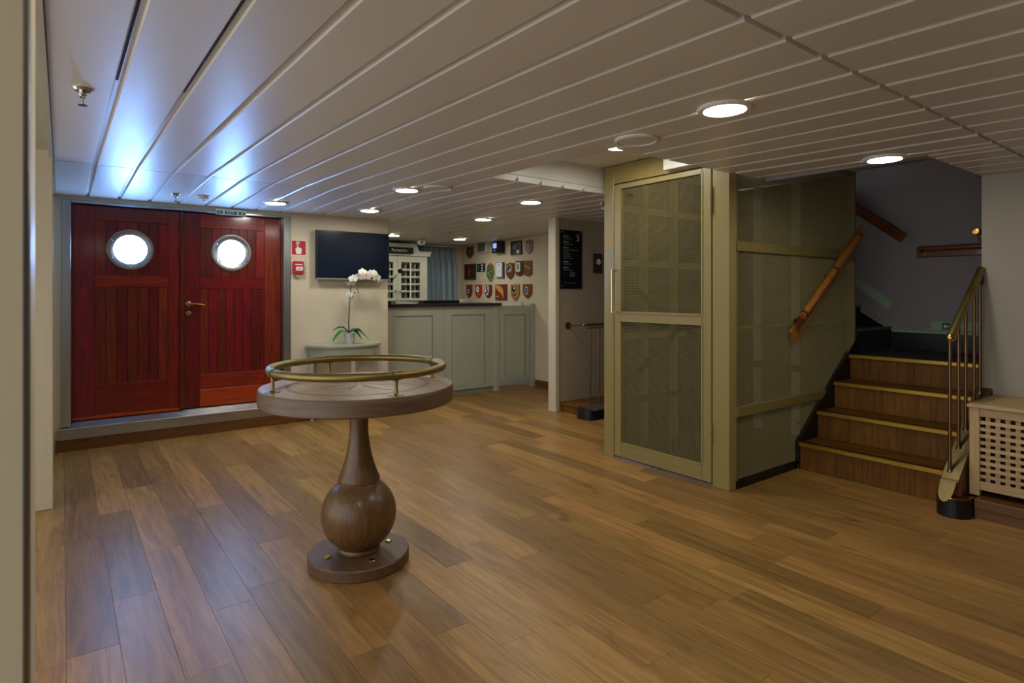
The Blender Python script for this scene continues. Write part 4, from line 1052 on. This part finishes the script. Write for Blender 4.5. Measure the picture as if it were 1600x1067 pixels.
lid.box(CX0 - .01, CX1 + .01, CY0 - .012, CY0 + .045, L0, L1, .003); lid.box(CX0 - .01, CX1 + .01, CY1 - .045, CY1 + .01, L0, L1, .003); lid.box(CX0 - .01, CX0 + .045, CY0 + .045, CY1 - .045, L0, L1); lid.box(CX1 - .045, CX1 + .01, CY0 + .045, CY1 - .045, L0, L1)
lo_ = lid.build('lid', 'hol_x', ch)
for i in range(1, 18):
    x = CX0 + .045 + P_ * i
    if x < CX1 - .05: MB().box(x - .026, x, CY0 + .045, CY1 - .045, L0 + .002, L0 + .009).build('lid_slat', 'hol', lo_)
for j in range(1, 9):
    y = CY0 + .045 + P_ * j
    if y < CY1 - .04: MB().box(CX0 + .045, CX1 - .045, y - .026, y, L0 + .0095, L1 - .001).build('lid_slat', 'hol_x', lo_)
box('lid_lining', 'dark_tread', CX0 + .045, CX1 - .045, CY0 + .045, CY1 - .045, L0 - .004, L0 + .001, lo_)

# ================================================================== PEDESTAL TABLE
TX, TY = -2.765, 1.157
tb = thing('pedestal_table', 'round walnut pedestal table with a brass ring rail in the middle of the floor', 'table', (TX, TY, 0))
MB().lathe((TX, TY, 0), [(.236, 0), (.240, .004), (.240, .048), (.235, .054), (0, .054)], 64).build('base', 'walnut_base', tb, True)
prof = [(.094, .054), (.100, .060), (.101, .070), (.096, .078), (.088, .080)]
for i in range(15):
    a = math.radians(-60 + (i + 1) * (60 + 57) / 15)
    prof.append((.179 * math.cos(a), .234 + .179 * math.sin(a)))
prof += [(.095, .388), (.099, .392), (.100, .402), (.097, .412), (.086, .438), (.073, .475), (.062, .515), (.053, .560), (.047, .605), (.044, .645), (.045, .685), (.049, .73), (.055, .782)]
MB().lathe((TX, TY, 0), prof, 48).build('pedestal', 'walnut', tb, True)
MB().lathe((TX, TY, 0), [(.452, .782), (.458, .788), (.458, .852), (.454, .859), (0, .859)], 96).build('table_top', 'walnut_rim', tb, True)
MB().lathe((TX, TY, .859), [(.449, 0), (.449, .0012), (0, .0012)], 72).build('top_veneer', 'oak_top', tb)
def annulus(r0, r1, z0, z1, n=72):
    m = MB(); v = []
    for k in range(n):
        a = 2 * math.pi * k / n; c, s = math.cos(a), math.sin(a)
        v.append([m.bm.verts.new((TX + r * c, TY + r * s, z)) for r, z in ((r0, z0), (r1, z0), (r1, z1), (r0, z1))])
    for k in range(n):
        A, B_ = v[k], v[(k + 1) % n]
        for i in range(4): m.bm.faces.new((A[i], A[(i + 1) % 4], B_[(i + 1) % 4], B_[i]))
    return m
annulus(.318, .340, .8602, .8608).build('inlay_ring', 'inlay_d', tb)
for k_ in range(8):
    a = math.radians(45 * k_ + 12); R = .315 if k_ % 2 == 0 else .235
    for sgn, mt in ((1, 'inlay_l'), (-1, 'inlay_d')):
        b_ = a + sgn * math.radians(22.5)
        q = [(TX, TY), (TX + R * math.cos(a), TY + R * math.sin(a)), (TX + .10 * math.cos(b_), TY + .10 * math.sin(b_))]
        MB().prism(q, .8602, .8608 if k_ % 2 == 0 else .8605, 'xy').build('star_inlay', mt, tb)
ring = [(TX + .405 * math.cos(2 * math.pi * k / 80), TY + .405 * math.sin(2 * math.pi * k / 80), .946) for k in range(80)]
rg = MB().tube(ring, .0185, 16, closed=True).build('ring_rail', 'brass_ant', tb, True)
# four posts: positions read from the picture (front right, left, back, right)
for ang in (0, 90, 180, 270):
    a = math.radians(ang); c = Vector((TX + .405 * math.cos(a), TY + .405 * math.sin(a), 0)); t = Vector((-math.sin(a), math.cos(a), 0))
    MB().lathe((c.x, c.y, .8602), [(.034, 0), (.034, .003), (.012, .006), (.0085, .012), (.0075, .05), (.010, .066), (0, .066)], 20).build('rail_post', 'brass_dull', tb, True)
    MB().tube([c + t * s_ + Vector((0, 0, .946)) for s_ in (-.020, .020)], .0215, 16).build('rail_collar', 'brass_ant', tb, True)
for ang in (0, 90, 180, 270):
    a = math.radians(ang)
    MB().lathe((TX + .155 * math.cos(a), TY + .155 * math.sin(a), .054), [(.016, 0), (.017, .003), (.014, .006), (0, .007)], 16).build('brass_stud', 'brass_bright', tb, True)

# ================================================================== CEILING FITTINGS
def lamp(label, x, y, z=None, r=.112):
    z = zc(x) if z is None else z
    t = thing('ceiling_light', label, 'lamp', (x, y, z), 'round ceiling downlights')
    MB().lathe((x, y, z), [(r * .74, -.004), (r * .77, -.013), (r * .93, -.012), (r, -.004), (r, .0), (r * .74, 0)], 40).build('trim_ring', 'white', t, True)
    MB().lathe((x, y, z), [(0, -.009), (r * .66, -.009), (r * .74, -.006), (r * .74, 0), (0, 0)], 40).build('diffuser', 'lamp', t, True)
    return t
L0_ = lamp('largest lit ceiling downlight, in front of the lift cage', -1.44, 2.20)
Lz = lambda x: zc(x)
for lab, x, y, z in (('lit ceiling downlight at the edge of the stair opening', -1.42, 3.735, None), ('ceiling downlight in the raised recess over the lift door, half hidden', -2.82, 3.06, 2.318),
                     ('lit ceiling downlight beside a round speaker, middle of the hall ceiling', -4.28, 2.19, None), ('lit ceiling downlight in front of the television wall', -5.52, 2.42, None),
                     ('lit ceiling downlight left of the deck sign, before the gate', -4.16, 3.36, None), ('lit ceiling downlight above the reception counter end', -5.43, 3.71, None),
                     ('lit ceiling downlight nearest the red door', -5.57, 1.54, None), ('far ceiling downlight inside the reception, near the plaques', -7.32, 4.59, None), ('far ceiling downlight inside the reception, above the cabinet', -7.38, 3.57, None)):
    dup(L0_, (x, y, zc(x) if z is None else z), lab)
for lab, x, y in (('added unseen fill downlight just in front of the camera position, above the frame', -.9, .45),):  # unseen lamp, added to raise the brightness of the hall
    dup(L0_, (x, y, zc(x)), lab)
dup(L0_, (.2, -.8, 2.044), 'added unseen fill downlight over the side passage behind the camera')  # another added lamp out of view, brightens the near jamb and passage
def speaker(label, x, y, r=.11):
    z = zc(x)
    t = thing('ceiling_speaker', label, 'speaker', (x, y, z), 'round ceiling speakers')
    MB().lathe((x, y, z), [(r, 0), (r, -.008), (r * .9, -.013), (r * .88, -.009), (r * .88, 0)], 32).build('rim', 'white', t, True)
    MB().lathe((x, y, z), [(0, -.012), (r * .5, -.011), (r * .88, -.008), (r * .88, 0), (0, 0)], 32).build('grille', 'ceil', t, True)
    return t
S0 = speaker('round flush ceiling speaker above the lift door', -2.03, 2.33)
dup(S0, (-4.03, 2.33, zc(-4.03)), 'round flush ceiling speaker beside the middle downlight')
def sprinkler(label, x, y):
    z = zc(x)
    t = thing('sprinkler', label, 'sprinkler', (x, y, z), 'ceiling sprinkler heads')
    MB().lathe((x, y, z), [(.036, 0), (.036, -.004), (.028, -.012), (.012, -.014), (0, -.014)], 20).build('rosette', 'chrome', t, True)
    m = MB(); m.lathe((x, y, z - .014), [(.012, 0), (.014, -.012), (.009, -.018), (.009, -.024), (0, -.024)], 12)
    m.tube([(x - .011, y, z - .034), (x - .011, y, z - .055), (x, y, z - .066)], .003, 6); m.tube([(x + .011, y, z - .034), (x + .011, y, z - .055), (x, y, z - .066)], .003, 6)
    m.build('body', 'chrome', t, True)
    MB().lathe((x, y, z - .066), [(.016, 0), (.016, -.002), (0, -.004)], 12).build('deflector', 'black', t, True)
    return t
s0 = sprinkler('large looking sprinkler head on the left ceiling board', -2.86, .066)
dup(s0, (-5.57, .75, zc(-5.57)), 'sprinkler head on the ceiling in front of the red door')
dup(s0, (-3.80, 3.90, zc(-3.8)), 'sprinkler head beside the left post of the lift cage')
dt = thing('smoke_detector', 'white smoke detector on the ceiling before the right leaf of the red door', 'detector', (-5.56, .955, zc(-5.56)))
MB().lathe((-5.56, .955, zc(-5.56)), [(.05, 0), (.05, -.008), (.04, -.012), (.036, -.03), (.02, -.034), (0, -.034)], 24).build('body', 'white_p', dt, True)
MB().lathe((-5.56, .955, zc(-5.56) - .034), [(.012, 0), (.010, -.008), (0, -.009)], 12).build('sensor', 'em_grey', dt, True)
cmr = thing('dome_camera', 'white dome camera under the ceiling above the key cabinet', 'camera', (-7.62, 4.13, zc(-7.62)))
MB().lathe((-7.62, 4.13, zc(-7.62)), [(.05, 0), (.05, -.02), (.062, -.028), (.062, -.045), (.05, -.075), (.025, -.09), (0, -.093)], 20).build('housing', 'white_p', cmr, True)
MB().lathe((-7.62 + .05, 4.11, zc(-7.62) - .055), [(.014, 0), (.014, .008), (0, .010)], 10, 'x').build('lens', 'plastic', cmr, True)
